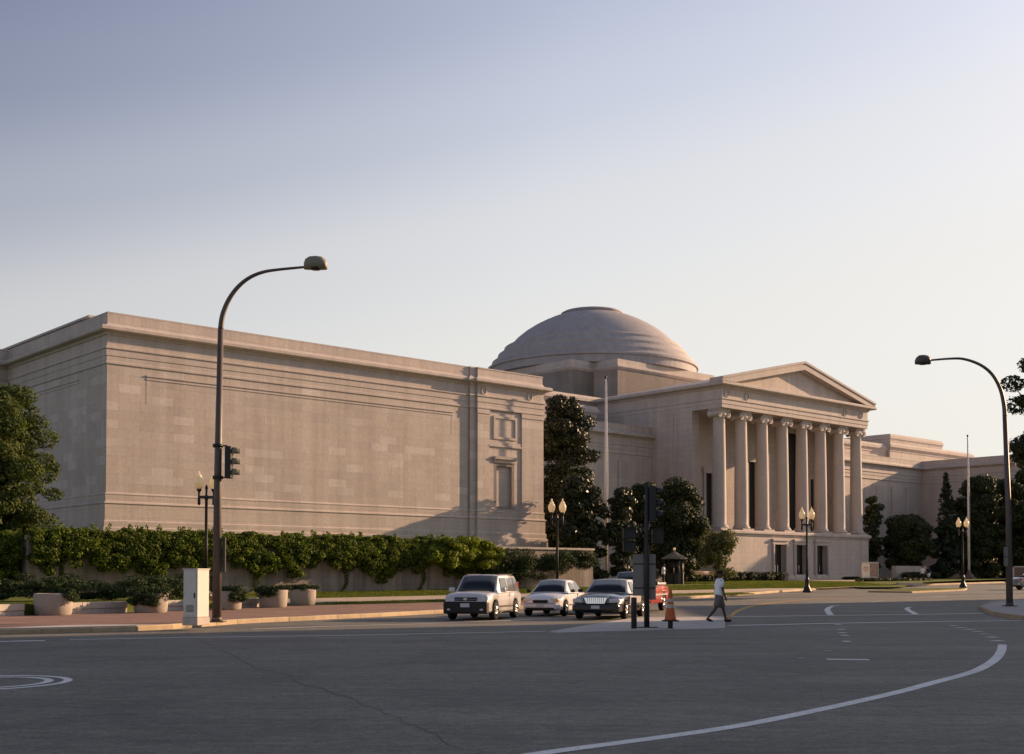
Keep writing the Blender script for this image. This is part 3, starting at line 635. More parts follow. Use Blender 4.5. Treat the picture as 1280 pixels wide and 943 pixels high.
# ---------------------------------------------------------------- foliage
def leaves(name, mat, blobs, size, parent=None, asp=.55, up=.3, shell=.55, flat=0, seed=None, tail=None):
    # blobs: list of (cx,cy,cz, rx,ry,rz, n)
    allv = []
    rng = RNG if seed is None else np.random.default_rng(seed)
    for (cx, cy, cz, rx, ry, rz, n) in blobs:
        n = int(n); d = rng.normal(size=(n,3)); d /= np.linalg.norm(d, axis=1)[:,None]
        r = shell+(1-shell)*rng.random(n)**.5+rng.normal(size=n)*.06
        p = d*r[:,None]*np.array([rx,ry,rz])+np.array([cx,cy,cz])
        nrm = d+rng.normal(size=(n,3))*.55+np.array([0,0,up]); nrm /= np.linalg.norm(nrm, axis=1)[:,None]
        t = rng.normal(size=(n,3)); t -= (t*nrm).sum(1)[:,None]*nrm; t /= np.linalg.norm(t, axis=1)[:,None]; b = np.cross(nrm, t)
        s = size*(.6+.8*rng.random(n))[:,None]
        q = np.stack([p-t*s, p-b*s*asp+nrm*s*.12, p+t*s, p+b*s*asp+nrm*s*.12], 1); allv.append(q)
    V = np.concatenate(allv).reshape(-1,3); nq = len(V)//4
    me = bpy.data.meshes.new(name); me.vertices.add(len(V)); me.vertices.foreach_set('co', V.ravel())
    me.loops.add(nq*4); me.polygons.add(nq); me.loops.foreach_set('vertex_index', np.arange(nq*4)); me.polygons.foreach_set('loop_start', np.arange(nq)*4)
    me.update(); me.validate(); me.materials.append(M[mat]); return link(name, me, parent)
def crown_blobs(h0, h1, R, n, dens, rng, shape='round', cx=0, cy=0, bf=.27):
    out = []
    for i in range(n):
        t = rng.random(); z = h0+(h1-h0)*t
        if shape == 'round': rr = R*sqrt(max(.05, 1-(2*t-1)**2*.85))
        elif shape == 'cone': rr = R*(1.02-t)**.9
        elif shape == 'full': rr = R*(1 if t < .55 else sqrt(max(.06, 1-((t-.55)/.47)**2)))
        elif shape == 'egg': rr = R*sqrt(max(.04, 1-(1.7*t-.7)**2)) if t > .41 else R*(.55+t*1.1)
        else: rr = R
        a = rng.random()*2*pi; q = rr*rng.random()**.5*.8
        br = (R*bf if shape != 'cone' else R*.25*(1.25-t))*(.55+.8*rng.random())
        out.append((cx+q*cos(a), cy+q*sin(a), z, br*1.15, br*1.15, br*.75, dens*br*br))
    return out
def tree(loc, h0, h1, R, label, mat='oak', shape='round', n=40, dens=260, size=.2, seed=1, trunk=.22, name='tree', group='trees around the museum', asp=.55, limbs=7, nolow=False, cat='tree', bf=.27):
    rng = np.random.default_rng(seed); t = empty(name, loc, rng.random()*6, label, cat, group)
    bl = crown_blobs(h0, h1, R, n, dens, rng, shape, 0, 0, bf)
    if not nolow: bl.append((0, 0, (h0+h1)/2, R*.5, R*.5, (h1-h0)*.4, dens*R*R*.5))
    leaves('crown', mat, bl, size, t, seed=seed, asp=asp)
    m = MB(); top = h0+(h1-h0)*(.9 if shape == 'cone' else .6)
    m.tube([(0,0,-.1),(.03,.02,.5),(.05,-.04,h0*.7+.3),(-.05,.03,(h0+top)/2),(0,0,top)], [trunk*1.35,trunk,trunk*.9,trunk*.6,trunk*.25], 9)
    for b in bl[:limbs]:
        z0 = max(.5, min(b[2]*.75, top*.9)); m.tube([(0,0,z0),(b[0]*.5,b[1]*.5,(z0+b[2])/2+.1),(b[0],b[1],b[2])], [trunk*.4,trunk*.25,trunk*.08], 6)
    m.build('trunk', M['bark'], t); return t
def T(px, Y, base=None):
    x = (px-640)/F*Y; z = gl(x, Y) if base is None else base; return (x, Y, z)
tree(T(0,66,.6), 2.6, 11.3, 3.7, 'rounded olive green tree in front of the shaded end wall, at the left edge', 'oak', 'round', 120, 950, .09, 3, .24, cat='tree', bf=.19, nolow=True, limbs=40)
tree(T(-75,64,.6), 1.5, 10.5, 3.6, 'olive green tree just past the left edge of the photo', 'oak', 'round', 40, 200, .2, 33, .24)
tree(T(704,110), 1.0, 16.8, 3.5, 'tall dark glossy magnolia tree against the right end of the long wing', 'magnolia', 'full', 190, 560, .15, 5, .3, asp=.5, bf=.22, name='magnolia_tree', cat='tree')
tree(T(778,100), .4, 7.8, 1.7, 'narrow dark magnolia with pale leaf glints behind the pedestrian signals', 'magnolia', 'egg', 50, 700, .14, 6, .15, name='magnolia_tree')
tree(T(728,99), .3, 9.0, 2.4, 'dark glossy magnolia just left of the nearer flagpole', 'magnolia', 'full', 70, 560, .15, 66, .15, name='magnolia_tree')
tree(T(806,116), .3, 9.6, 2.3, 'broad dark evergreen tree directly behind the traffic signal pole', 'dark', 'egg', 70, 620, .13, 7, .2)
tree(T(848,113), .3, 9.3, 3.0, 'dense dark evergreen beside the portico base, behind the conical roofed kiosk', 'dark', 'egg', 90, 620, .13, 8, .25)
tree(T(899,108), .8, 4.6, 2.2, 'small olive green tree in front of the left corner of the portico base', 'olive', 'round', 36, 330, .13, 9, .1)
tree(T(1090,150), .4, 10.2, 1.9, 'dark tree just right of the portico base', 'dark', 'egg', 50, 520, .16, 10, .2)
tree(T(1136,150), .3, 7.6, 3.3, 'low rounded dark tree between the portico and the spruce', 'dark', 'round', 80, 520, .16, 11, .2)
tree(T(1184,150), .3, 13.2, 2.3, 'pointed dark spruce in front of the far wing', 'spruce', 'cone', 90, 420, .2, 12, .2, name='spruce_tree')
tree(T(1222,152), .3, 12.2, 3.7, 'big dark tree right behind the farther flagpole', 'dark', 'round', 100, 480, .17, 13, .3)
tree(T(1256,158), .3, 12.4, 4.0, 'wide dark tree behind the right street lamp pole', 'dark', 'round', 100, 480, .17, 14, .3)
tree(T(1300,150), .3, 13, 4.2, 'dark tree at the right edge behind the parked car', 'dark', 'round', 60, 260, .24, 15, .3)
tree((39.3,88,.6), 8.3, 17.0, 3.5, 'tall open dark tree reaching in from the right edge behind the street lamp pole', 'dark', 'round', 62, 520, .13, 26, .3, nolow=True, limbs=50, bf=.2)
# far woods closing the horizon right of the museum and left
fw = []
rr = np.random.default_rng(99)
for i in range(90):
    x = 90+rr.random()*260; y = 230+rr.random()*60+(x-90)*.45; s = 4+rr.random()*3; fw.append((x, y, 2+s*.9, s*1.4, s*1.4, s*1.25, 260))
for i in range(60):
    x = -60-rr.random()*200; y = 110+rr.random()*80; s = 4+rr.random()*2; fw.append((x, y, 1+s*.8, s*1.3, s*1.3, s, 200))
tag(leaves('distant_trees', 'dark', fw, .75, None, seed=98), 'far belt of dark trees on the horizon', 'trees', kind='stuff')

# ivy on the wall (museum frame coordinates -> world by parenting)
def muleaves(name, mat, blobs, size, label, cat, seed, **k):
    e = leaves(name, mat, blobs, size, None, seed=seed, **k); e.location = (C1[0], C1[1], 0); e.rotation_euler = (0,0,ROT); return tag(e, label, cat)
rg = np.random.default_rng(21); ib = []
def ivylow(u): return 2.15+.38*sin(u*.8)+.22*sin(u*2.1+1)+.2*sin(u*4.7+2)
for k in range(1150):
    u = -8.3+rg.random()*30.5; lo = ivylow(u)-.35*rg.random(); t = rg.random()**.8; z = lo+(3.85-lo)*t
    bulge = .16+.5*sin(pi*min(1, .15+t*.8))
    ib.append((u, -10.1-bulge*rg.random(), z, .26+.2*rg.random(), .2, .16+.12*rg.random(), 120))
for k in range(260):
    u = -8.3+rg.random()*30.5; ib.append((u, -10.3+rg.random()*1.1, 3.82+rg.random()*.24+.07*sin(u*1.9), .34, .3, .13, 110))
for k in range(60):      # loose shoots above the wall top
    u = -8.3+rg.random()*30.5; ib.append((u, -10.1+rg.random()*.6, 4.1+rg.random()*.2, .1, .1, .18, 22))
for u0_ in (-6.6,2.2,4.6,11.0,17.1):   # stems and trailing strands down the wall face
    lo = ivylow(u0_)
    for z in np.arange(.75, lo+.1, .16): ib.append((u0_+.25*sin(z*2.2+u0_)+rg.normal()*.05, -10.09, z, .10+.22*(z/lo)**3, .08, .12, 20))
for k in range(420):     # along the side wall that runs back at the left end
    t = rg.random(); ib.append((-8.6-.35*rg.random(), -9.8+t*15, 1.5+2.4*rg.random(), .22, .3, .2, 90))
for k in range(130): ib.append((-8.9-rg.random()*1.6, -9.6+rg.random()*3, .9+2.4*rg.random()**.8, .35, .35, .28, 110))
muleaves('ivy', 'ivy', ib, .06, 'thick dark green ivy hanging over the terrace wall', 'ivy', 22, shell=.6, asp=.75)
ib = []
for i in range(70):
    t = rg.random(); u_ = 17.2+t*5.6; hh = 1.75*sqrt(max(.05, 1-((u_-20)/3.3)**2)); ib.append((u_, -10.6-rg.random()*.9, 2.35+rg.random()*hh, .45+.2*rg.random(), .5, .3, 330))
muleaves('vine_mound', 'ivybright', ib, .075, 'bright yellow green vine mound spilling over the wall above the silver cars', 'vine', 23, shell=.6, asp=.75)
ib = []
for i in range(110):
    t = rg.random(); u_ = 22.5+t*9.5; ib.append((u_, -10.5-rg.random()*1.1, 2.1+(rg.random()*1.5)*(1-.25*t)+.35*sin(u_*1.7)*.5-(.9*rg.random() if t < .5 else 0), .7, .55, .26, 220))
muleaves('spreading_juniper', 'juniper', ib, .08, 'dark spreading juniper draped over the right end of the terrace wall', 'shrub', 24, shell=.5, asp=.3)
# low junipers in the raised bed
jl = ['leftmost low dark juniper in the raised lawn', 'low dark juniper behind the first planter', 'low juniper in the middle of the raised bed, left of the second planter', 'tallest of the low junipers, just left of the second planter', 'low juniper right behind the second planter', 'low juniper partly behind the grey cabinet']
for i, (px, Y, r) in enumerate(((5,50,1.3),(50,51,1.5),(98,52,1.5),(140,51,1.4),(180,52,1.4),(222,54,1.3))):
    x = (px-640)/F*Y; bl = []; rg = np.random.default_rng(40+i)
    for k in range(26):
        a = rg.random()*2*pi; q = r*rg.random()**.5; bl.append((q*cos(a)*1.15, q*sin(a)*.8, .15+(.85-.35*(q/r)**2)*rg.random()*1.15, .45, .4, .14, 170))
    tag(leaves('juniper_shrub', 'juniper', bl, .075, None, seed=50+i, asp=.25), jl[i], 'shrub', 'low junipers in the raised bed').location = (x, Y, .52)

# planters and their plants
pl = [(-16.95,44.4,.69,.80,'first round concrete planter from the left, with a lone trailing sprig'),(-14.3,47.55,.68,.78,'round concrete planter buried under dark juniper, left of the grey cabinet'),(-12.15,51.3,.62,.8,'round concrete planter right behind the street lamp base'),(-10.75,54.05,.65,.78,'round concrete planter with a dark tuft, second from the right end'),(-9.95,57.1,.63,.76,'rightmost round concrete planter on the brick pavement')]
plants = [('thin green juniper sprig trailing over the first planter from the left', 12), ('thick dark juniper spilling over the planter beside the grey cabinet', 60), ('dark green juniper hanging over the planter behind the street lamp', 34), ('dark juniper tuft drooping over the second planter from the right', 34), ('short dark plant growing in the rightmost planter', 26)]
for i, (x, y, r, h, lab) in enumerate(pl):
    z = gz(y)+.15; p = empty('planter', (x, y, z), random.random(), lab, 'planter', 'round concrete planters')
    MB().lathe([(r*.86,0),(r*.93,.05),(r*.99,h*.55),(r,h-.07),(r*1.0,h-.02),(r*.97,h),(r*.88,h),(r*.87,h-.1)], n=32, cap=False).build('pot', M['planter'], p)
    MB().lathe([(r*.88,h-.12),(0,h-.08)], n=24, cap=False).build('soil', M['bark'], p)
    rg = np.random.default_rng(60+i); bl = []
    for k in range(plants[i][1]):
        a = rg.random()*2*pi if i else (-.35+rg.normal()*.15); q = r*(rg.random()**.5)*1.05; zz = h+.02+.12*rg.random()
        if i in (1, 2, 3) and rg.random() < .5: a = -pi/2-.3+rg.normal()*(.9 if i == 1 else .45) if i != 2 else -.6+rg.normal()*.4; q = r*(1.05+.1*rg.random()); zz = h-(.45 if i != 3 else .3)*rg.random()
        if i == 0: q = r*(.75+.55*k/12); zz = h+.1-.36*max(0, (k-5)/7)
        bl.append((q*cos(a), q*sin(a), zz, .2, .2, .1, 70))
    tag(leaves('planter_shrub', 'juniper', bl, .07, None, seed=70+i, asp=.25), plants[i][0], 'shrub', 'plants in the round planters').location = (x, y, z)

# grass: blades along the strips that show
def blades(name, polyf, n, h, seed, label, mat='grassblade'):
    rg = np.random.default_rng(seed); P0 = np.array([polyf(rg) for _ in range(n)])
    a = rg.random(n)*2*pi; s = h*(.6+.8*rg.random(n)); wv = .012+.02*rg.random(n)
    lean = rg.normal(size=(n,2))*.4*s[:,None]
    A = P0-np.stack([cos_(a)*wv, sin_(a)*wv, 0*a], 1); B = P0+np.stack([cos_(a)*wv, sin_(a)*wv, 0*a], 1); T_ = P0+np.stack([lean[:,0], lean[:,1], s], 1)
    V = np.stack([A, B, T_], 1).reshape(-1,3); me = bpy.data.meshes.new(name); me.vertices.add(len(V)); me.vertices.foreach_set('co', V.ravel())
    me.loops.add(n*3); me.polygons.add(n); me.loops.foreach_set('vertex_index', np.arange(n*3)); me.polygons.foreach_set('loop_start', np.arange(n)*3); me.update(); me.validate(); me.materials.append(M[mat])
    return tag(link(name, me), label, 'grass', kind='stuff')
cos_, sin_ = np.cos, np.sin
def fstrip(u0, u1, v0, v1):
    def f(rg):
        u_, v_ = u0+(u1-u0)*rg.random(), v0+(v1-v0)*rg.random(); x, y = W(u_, v_); return (x, y, gl(x, y)-.01)
    return f
blades('grass', fstrip(1,68,-13.9,-10.2), 60000, .09, 5, 'strip of lit lawn along the foot of the terrace wall')
blades('grass', fstrip(2,34,-24.4,-21.3), 40000, .08, 6, 'narrow grass strip between the footpath and the brick pavement')
blades('grass', fstrip(50,70,-13.9,4), 30000, .1, 8, 'lawn left of the portico forecourt')
blades('grass', lambda rg: (lambda t, o: (*lw(t, o), .51))(-13+26*rg.random(), .45+2.5*rg.random()), 30000, .07, 7, 'grass just behind the low seat walls')

# ---------------------------------------------------------------- hedges, low walls, beds by the portico
def hedge(u0, u1, v0, v1, h, label, seed, mat='dark'):
    bl = []; rg = np.random.default_rng(seed); n = int((u1-u0)*(v1-v0)*4)+8
    for k in range(n):
        u_, v_ = u0+(u1-u0)*rg.random(), v0+(v1-v0)*rg.random(); x, y = W(u_, v_); bl.append((x-W(u0,v0)[0], y-W(u0,v0)[1], h*.55, .5, .5, h*.5, 110))
    o = leaves('hedge', mat, bl, .09, None, seed=seed); o.location = (*W(u0, v0), gl(*W(u0, v0))); return tag(o, label, 'hedge', 'clipped hedges by the portico')
hedge(63.5, 74, 1.2, 2.6, .95, 'clipped dark hedge in front of the left half of the portico base', 81)
hedge(56, 63, 0, 1.5, .7, 'low dark hedge beneath the small olive tree', 82)
hedge(98, 106, 1, 2.2, .8, 'clipped hedge right of the portico base in front of the low stone wall', 83)
hedge(74, 88, -7.5, -6.9, .35, 'low edging hedge on the forecourt behind the middle lamp post', 84)
hedge(84.5, 90, .2, 1.0, .35, 'low hedge at the foot of the poster board', 85)
def lowwall(u0, u1, v0, v1, h, label):
    m = MB().prism([W(u0,v0), W(u1,v0), W(u1,v1), W(u0,v1)], .3, gl(*W(u0,v0))+h); o = bevel(m.build('stone_wall', M['wall']), .03); return tag(o, label, 'wall')
lowwall(99.2, 106.5, 3.2, 3.8, 1.55, 'low pale stone wall running right from the portico base')
lowwall(53.5, 62.5, 2.2, 2.8, 1.1, 'low tan stone wall behind the small olive tree')
rg = np.random.default_rng(90); bl = []
for k in range(30):
    x, y = W(57+rg.random()*8, 1.6+rg.random()); bl.append((x, y, gl(x,y)+.5*rg.random()+.3, .5, .5, .5, 90))
tag(leaves('ornamental_grass', 'petal', bl, .12, None, seed=91, asp=.2), 'clump of tan ornamental grass left of the portico base', 'plant')
for (px, py, lab) in ((1137,731.5,'flat low stone slab on the far grass verge'),):
    x, y, z = gnd(px, py, .15); tag(bevel(MB().box(x-1.2, x+1.2, y-.3, y+.3, z-.1, z+.22).build('stone_slab', M['conc']), .03), lab, 'slab')
vp = [gnd(1085,738.4,.13)[:2], gnd(1140,739.4,.13)[:2], gnd(1206,736.6,.13)[:2], gnd(1209,735.0,.13)[:2], gnd(1130,735.4,.13)[:2]]
vgk = tag(MB().add([(x, y, gz(y)+h) for h in (-.1, .128) for x, y in vp], [(0,1,2,3,4),(9,8,7,6,5)]+[(k,(k+1)%5,5+(k+1)%5,5+k) for k in range(5)]).build('verge_kerb', M['kerb']), kind='structure')
vg = sheet('verge', [(x+(sum(q[0] for q in vp)/5-x)*.08, y+(sum(q[1] for q in vp)/5-y)*.12) for x, y in vp], .135, M['grass'])
vg2 = sheet('verge', [gnd(1075,733.8,.2)[:2], gnd(1130,733.6,.2)[:2], gnd(1135,730.8,.2)[:2], gnd(1075,730,.2)[:2]], .17, M['grass'])

# ---------------------------------------------------------------- poster board, kiosk, flagpoles
pbx, pby = W(87.0, -.6); pz = gl(pbx, pby)
pbd = empty('poster_board', (pbx, pby, pz), ROT, 'framed poster board with cream and brown panels in front of the portico doors', 'sign')
MB().box(-1.75,1.75,-.12,.12,.15,.35).box(-1.75,1.75,-.12,.12,1.85,1.98).box(-1.75,-1.62,-.12,.12,0,1.9).box(1.62,1.75,-.12,.12,0,1.9).build('frame', M['conc'], pbd)
MB().box(-1.6,0,-.08,.08,.35,1.85).build('panel', M['posterw'], pbd); MB().box(.02,1.6,-.08,.08,.35,1.85).build('panel', M['posterb'], pbd)
MB().box(-1.25,-.3,-.09,-.08,1.35,1.45).box(-1.35,-.2,-.09,-.08,1.15,1.25).box(-1.15,-.4,-.09,-.08,.95,1.03).build('lettering', M['postert'], pbd)
kx, ky = (843-640)/F*104, 104; kz = gl(kx, ky)
ks = empty('kiosk', (kx, ky, kz), .3, 'small round kiosk with conical ribbed roof under the dark trees', 'kiosk')
MB().lathe([(1.15,2.15),(1.12,2.25),(.1,2.8),(.06,2.9),(0,2.92)], n=12, smooth=False).build('roof', M['roofcanvas'], ks)
MB().lathe([(.02,2.88),(.1,2.95),(.12,3.05),(.08,3.14),(0,3.18)], n=12).build('finial', M['globe'], ks)
MB().lathe([(.8,0),(.8,.9),(.86,.92),(.86,1.0),(0,1.0)], n=12, smooth=False).build('counter', M['black'], ks)  # black counter colour stands for the shade under the trees
for a in range(6): MB().tube([(.84*cos(a*pi/3),.84*sin(a*pi/3),0),(.84*cos(a*pi/3),.84*sin(a*pi/3),2.2)], .05, 6).build('post', M['black'], ks)
MB().lathe([(.5,1.0),(.5,2.2)], n=12).build('core', M['void'], ks)  # dark inside of the kiosk put into a near-black cylinder
def flagpole(px, Y, top, label):
    x = (px-640)/F*Y; z = gl(x, Y); o = empty('flagpole', (x, Y, z), 0, label, 'flagpole', 'flagpoles either side of the portico')
    h = 1.6+(720-top)/F*Y-z
    MB().tube([(0,0,0),(0,0,h*.5),(0,0,h)], [.14,.115,.06], 12).build('pole', M['polewhite'], o)
    MB().lathe([(0,h+.28),(.09,h+.24),(.12,h+.14),(.09,h+.04),(.04,h)], n=12).build('finial', M['black'], o)
    MB().lathe([(.8,0),(.8,.18),(.55,.2),(.5,.5),(.25,.6),(.2,.9),(.14,1.0)], n=16, smooth=False).build('pedestal', M['bronze'], o)
    MB().tube([(.16,0,1.2),(.2,0,h*.5),(.1,0,h-.2)], .012, 4).build('halyard', M['polewhite'], o)
flagpole(757.5, 102, 473, 'bare white flagpole rising beside the dark magnolia, nearer of the two')
flagpole(1211, 143, 546, 'bare white flagpole against the far wing, farther of the two')

# ---------------------------------------------------------------- twin globe lamps
def make_twin(loc, label):
    o = empty('twin_lamp', loc, 0, label, 'lamp post', 'black twin globe lamp posts')
    MB().lathe([(.30,0),(.30,.16),(.24,.2),(.22,.34),(.15,.42),(.14,.8),(.17,.86),(.12,.95),(.10,1.1)], n=16).build('base', M['black'], o)
    MB().lathe([(.09,1.05),(.075,2.5),(.065,4.55),(.1,4.6),(.1,4.7),(.05,4.8),(.05,5.05),(.08,5.1),(0,5.3)], n=12).build('pole', M['black'], o)
    MB().box(-.36,.36,-.05,.05,4.62,4.74).build('crossarm', M['black'], o)
    for s in (-1, 1):
        MB().lathe([(.03,4.3),(.07,4.36),(.06,4.7),(.05,4.78),(.05,4.9),(.1,4.98),(.12,5.06)], s*.33, 0, 0, 12).build('stem', M['black'], o)
        g = MB().lathe([(.11,5.06),(.18,5.16),(.215,5.3),(.215,5.42),(.17,5.55),(.11,5.62)], s*.33, 0, 0, 18).build('globe', M['globe'], o)
        MB().lathe([(.12,5.61),(.13,5.65),(.07,5.72),(.03,5.78),(.045,5.83),(0,5.9)], s*.33, 0, 0, 12).build('finial', M['globe'], g)
    return o
tl = make_twin((*gnd(1009,741,.15)[:2], gnd(1009,741,.15)[2]), 'black twin globe lamp post in front of the portico steps')
for px, Y, rz, lab in ((257.5,55.6,.25,'black twin globe lamp post behind the big street lamp at the left'), (696.5,72,.05,'black twin globe lamp post behind the white sedan'), (1203.5,100,0,'black twin globe lamp post farthest right, beside the farther flagpole')):
    x = (px-640)/F*Y; copy_tree(tl, None, (x, Y, gz(Y)+(.52 if px < 300 else .15)), rz, lab)

# ---------------------------------------------------------------- street lamps
def arm_lamp(basept, px0, pts, headpx, mat, label, s, r0, r1):
    x, y, z = basept; o = empty('street_lamp', basept, 0, label, 'street lamp')
    k = y/F
    P_ = [((px-px0)*k, 0, 1.6+(720-py)*k-z) for px, py in pts]
    sm = smoothline([(p[0], p[2]) for p in P_], 6)
    zz = P_[0][2]
    MB().tube([(0,0,0),(0,0,zz*.5),(P_[0][0],0,zz)], [r0,(r0+r1)/2+.01,r1+.02], 12).build('pole', mat, o)
    MB().tube([(a,0,b) for a, b in sm], list(np.linspace(r1+.02, r1*.55, len(sm))), 10).build('arm', mat, o)
    MB().box(-r0*1.7, r0*1.7, -r0*1.7, r0*1.7, 0, .04).lathe([(r0*1.12,.04),(r0*1.1,.12),(r0,.16)], n=12).build('base', mat, o)
    hx, hy, L_, H_ = headpx; hx = (hx-px0)*k; hz = 1.6+(720-hy)*k-z; a, b = L_*k/2, H_*k/2
    hd = MB(); vs = []; prof = [(-1,.0,.35),(-.86,.55,.72),(-.5,.93,.95),(0,1,1),(.5,.9,.97),(.85,.45,.75),(1,-.1,.4)]
    n = 12
    for t, up, wd in prof:
        for j in range(n):
            th = 2*pi*j/n; c_, s_2 = cos(th), sin(th)
            zt = s_2*b*(up+.25 if s_2 > 0 else .62*wd) if True else 0
            if s_2 < 0: zt = max(-b*.75, s_2*b*.9)
            vs.append((hx+s*t*a, c_*b*1.15*wd, hz+zt))
    hd.add(vs, [(i*n+j, i*n+(j+1)%n, (i+1)*n+(j+1)%n, (i+1)*n+j) for i in range(len(prof)-1) for j in range(n)], True)
    hd.f += [tuple(len(hd.v)-len(prof)*n+j for j in range(n)), tuple(len(hd.v)-n+j for j in range(n))]; hd.sm += [True]*2
    hd.build('lamp_head', M['signalgrey'] if s > 0 else mat, o)
    MB().lathe([(0,-b*.95),(b*.7,-b*.85),(b*.95,-b*.62)], hx, 0, hz, 16).build('lens', M['glass'], o)
    return o
bl_ = gnd(271,778,.15)
L1 = arm_lamp(bl_, 271, [(273.5,410),(276,392),(283,374),(294,358),(308,346),(325,338.5),(345,335),(381,331.5)], (392.5,328,29,17), M['bronze'], 'tall brown curved arm street lamp beside the grey cabinet at the left', 1, .15, .068)
br_ = gnd(1262,758,.15)
L2 = arm_lamp(br_, 1262, [(1258.5,520),(1257.5,505),(1253,485),(1243,467),(1228,455),(1208,448),(1190,447.5),(1165,449.5)], (1156.5,450,19,12), M['bronze'], 'tall brown curved arm street lamp on the right corner pavement', -1, .155, .08)
k = bl_[1]/F
MB().box(-.12+.3, .26, -.06, .06, 1.6+(720-715)*k-.15, 1.6+(720-672)*k-.15).build('sign_plate', M['darkpole'], L1)
k = br_[1]/F
MB().box(-.32, -.12, -.2, -.17, 1.6+(720-708)*k-br_[2], 1.6+(720-697)*k-br_[2]).build('sign_plate', M['signback'], L2); MB().box(-.32, -.12, -.2, -.17, 1.6+(720-696)*k-br_[2], 1.6+(720-684)*k-br_[2]).build('sign_plate', M['signback'], L2)

# ---------------------------------------------------------------- traffic signals
def signal_head(o, x, z0, z1, mat, vis, wd=.32, dirx=1, y=0):
    n = 3; hh = (z1-z0)/n
    h = MB().box(x-dirx*.0, x+dirx*.2, y-wd/2, y+wd/2, z0, z1).build('housing', mat, o); bevel(h, .02)
    for i in range(n):
        zc = z0+hh*(i+.5)
        m = MB(); vs = []; N = 9
        for q in (0, 1):
            for j in range(N):
                a = -.35+(pi+.7)*j/(N-1); vs.append((x+dirx*(.2+q*.22), y+cos(a)*hh*.4, zc+sin(a)*hh*.42))
        m.add(vs, [(j, j+1, N+j+1, N+j) for j in range(N-1)], True)
        v = m.build('visor', vis, o); sol = v.modifiers.new('thick', 'SOLIDIFY'); sol.thickness = .012
        MB().lathe([(0,.03),(hh*.25,.02),(hh*.36,0)], x+dirx*.2, y, zc, 14, axis='x').build('lens', M['signaldark'], o)
k = bl_[1]/F; zz = lambda py: 1.6+(720-py)*k
ts = empty('traffic_signal', (bl_[0], bl_[1], 0), 0, 'three lens traffic signal strapped to the left street lamp, facing right', 'traffic signal')
signal_head(ts, .25, zz(598), zz(558), M['signaldark'], M['signalgrey'], .34)
for py in (557, 597): MB().tube([(0,0,zz(py)),(.3,0,zz(py))], .025, 6).lathe([(.165,-.05),(.165,.05)], 0, 0, zz(py), 12).build('bracket', M['signaldark'], ts)
mp = gnd(808.5,785,.02); k = mp[1]/F
sp = empty('signal_post', mp, 0, 'dark traffic signal post standing on the pale traffic island', 'signal post')
MB().tube([(0,0,0),(0,0,2),(0.03,0,1.6+(720-604)*k)], [.085,.08,.06], 12).build('pole', M['darkpole'], sp)
MB().box(-.3,.32,-.18,.18,0,.03).build('base_plate', M['darkpole'], sp)
ts2 = empty('traffic_signal', (mp[0], mp[1], 0), 0, 'dark three lens traffic signal on top of the traffic island post', 'traffic signal')
signal_head(ts2, .08, 1.6+(720-652)*k, 1.6+(720-608)*k, M['signaldark'], M['darkpole'], .34)
def pedsig(x0, x1, y0, y1, label, yy=0):
    e = empty('pedestrian_signal', (mp[0], mp[1], 0), 0, label, 'pedestrian signal', None)
    za, zb = 1.6+(720-y1)*k, 1.6+(720-y0)*k; xa, xb = (x0-808.5)*k, (x1-808.5)*k
    bevel(MB().box(xa, xb, yy-.12, yy+.12, za, zb).build('housing', M['signaldark'], e), .02)
    MB().box(xa-.0, xb, yy-.2, yy-.12, zb-.03, zb).box(xa, xa+.02, yy-.2, yy-.12, za+.1, zb).build('visor', M['signaldark'], e)
    MB().tube([(min(xa,xb,0)+.05 if xa < 0 else 0, yy, (za+zb)/2),(max(0,xa), yy, (za+zb)/2)], .02, 6).build('bracket', M['darkpole'], e)
pedsig(779,795,660,674,'upper dark pedestrian signal left of the traffic island post'); pedsig(779,795,676,690,'lower dark pedestrian signal left of the traffic island post')
pedsig(815,829,661,679,'small dark pedestrian signal right of the traffic island post')
sg = empty('road_sign', (mp[0], mp[1], 0), 0, 'two grey blank sign backs side by side behind the traffic island post', 'sign')
for a, b, c_, d_, yo in ((791.5,806,693,745,.1),(811,820.5,693,750,.12)):
    bevel(MB().box((a-808.5)*k, (b-808.5)*k, yo, yo+.012, 1.6+(720-d_)*k, 1.6+(720-c_)*k).build('sign_plate', M['signback'], sg), .003, 1)
MB().box(-.4, .28, .085, .1, 1.6+14*k, 1.6+15.5*k).box(-.4, .28, .085, .1, 1.6-16*k, 1.6-14.5*k).build('bracket', M['darkpole'], sg)
bx = gnd(792.5,786,.02)
tag(MB().lathe([(.085,0),(.085,.9),(.08,.93),(0,.94)], bx[0], bx[1], bx[2], 14).build('bollard', M['darkpole']), 'dark steel bollard left of the signal post on the traffic island', 'bollard')
cx = gnd(838,786,.02)
tag(MB().lathe([(.075,0),(.075,.36),(0,.37)], cx[0], cx[1], cx[2], 14).build('bollard', M['darkpole']), 'short dark bollard stub underneath the orange cone', 'bollard')
cn = empty('traffic_cone', (cx[0], cx[1], cx[2]+.22), 0, 'orange traffic cone with pale bands perched on a short bollard', 'traffic cone')
bevel(MB().box(-.24,.24,-.22,.22,0,.035).build('base', M['plastic'], cn), .01)
MB().lathe([(.19,.035),(.17,.08),(.045,.92),(.035,.97)], n=20).build('cone_body', M['orange'], cn)
MB().lathe([(.1235,.40),(.110,.51)], n=20, cap=False).build('band', M['reflect'], cn); MB().lathe([(.095,.585),(.083,.68)], n=20, cap=False).build('band', M['reflect'], cn)
cb = gnd(245,781.5,.15)
cab = empty('signal_cabinet', cb, radians(-25), 'pale grey metal signal cabinet at the kerb beside the street lamp', 'cabinet')
hC = 1.6+7.5*cb[1]/F-.15
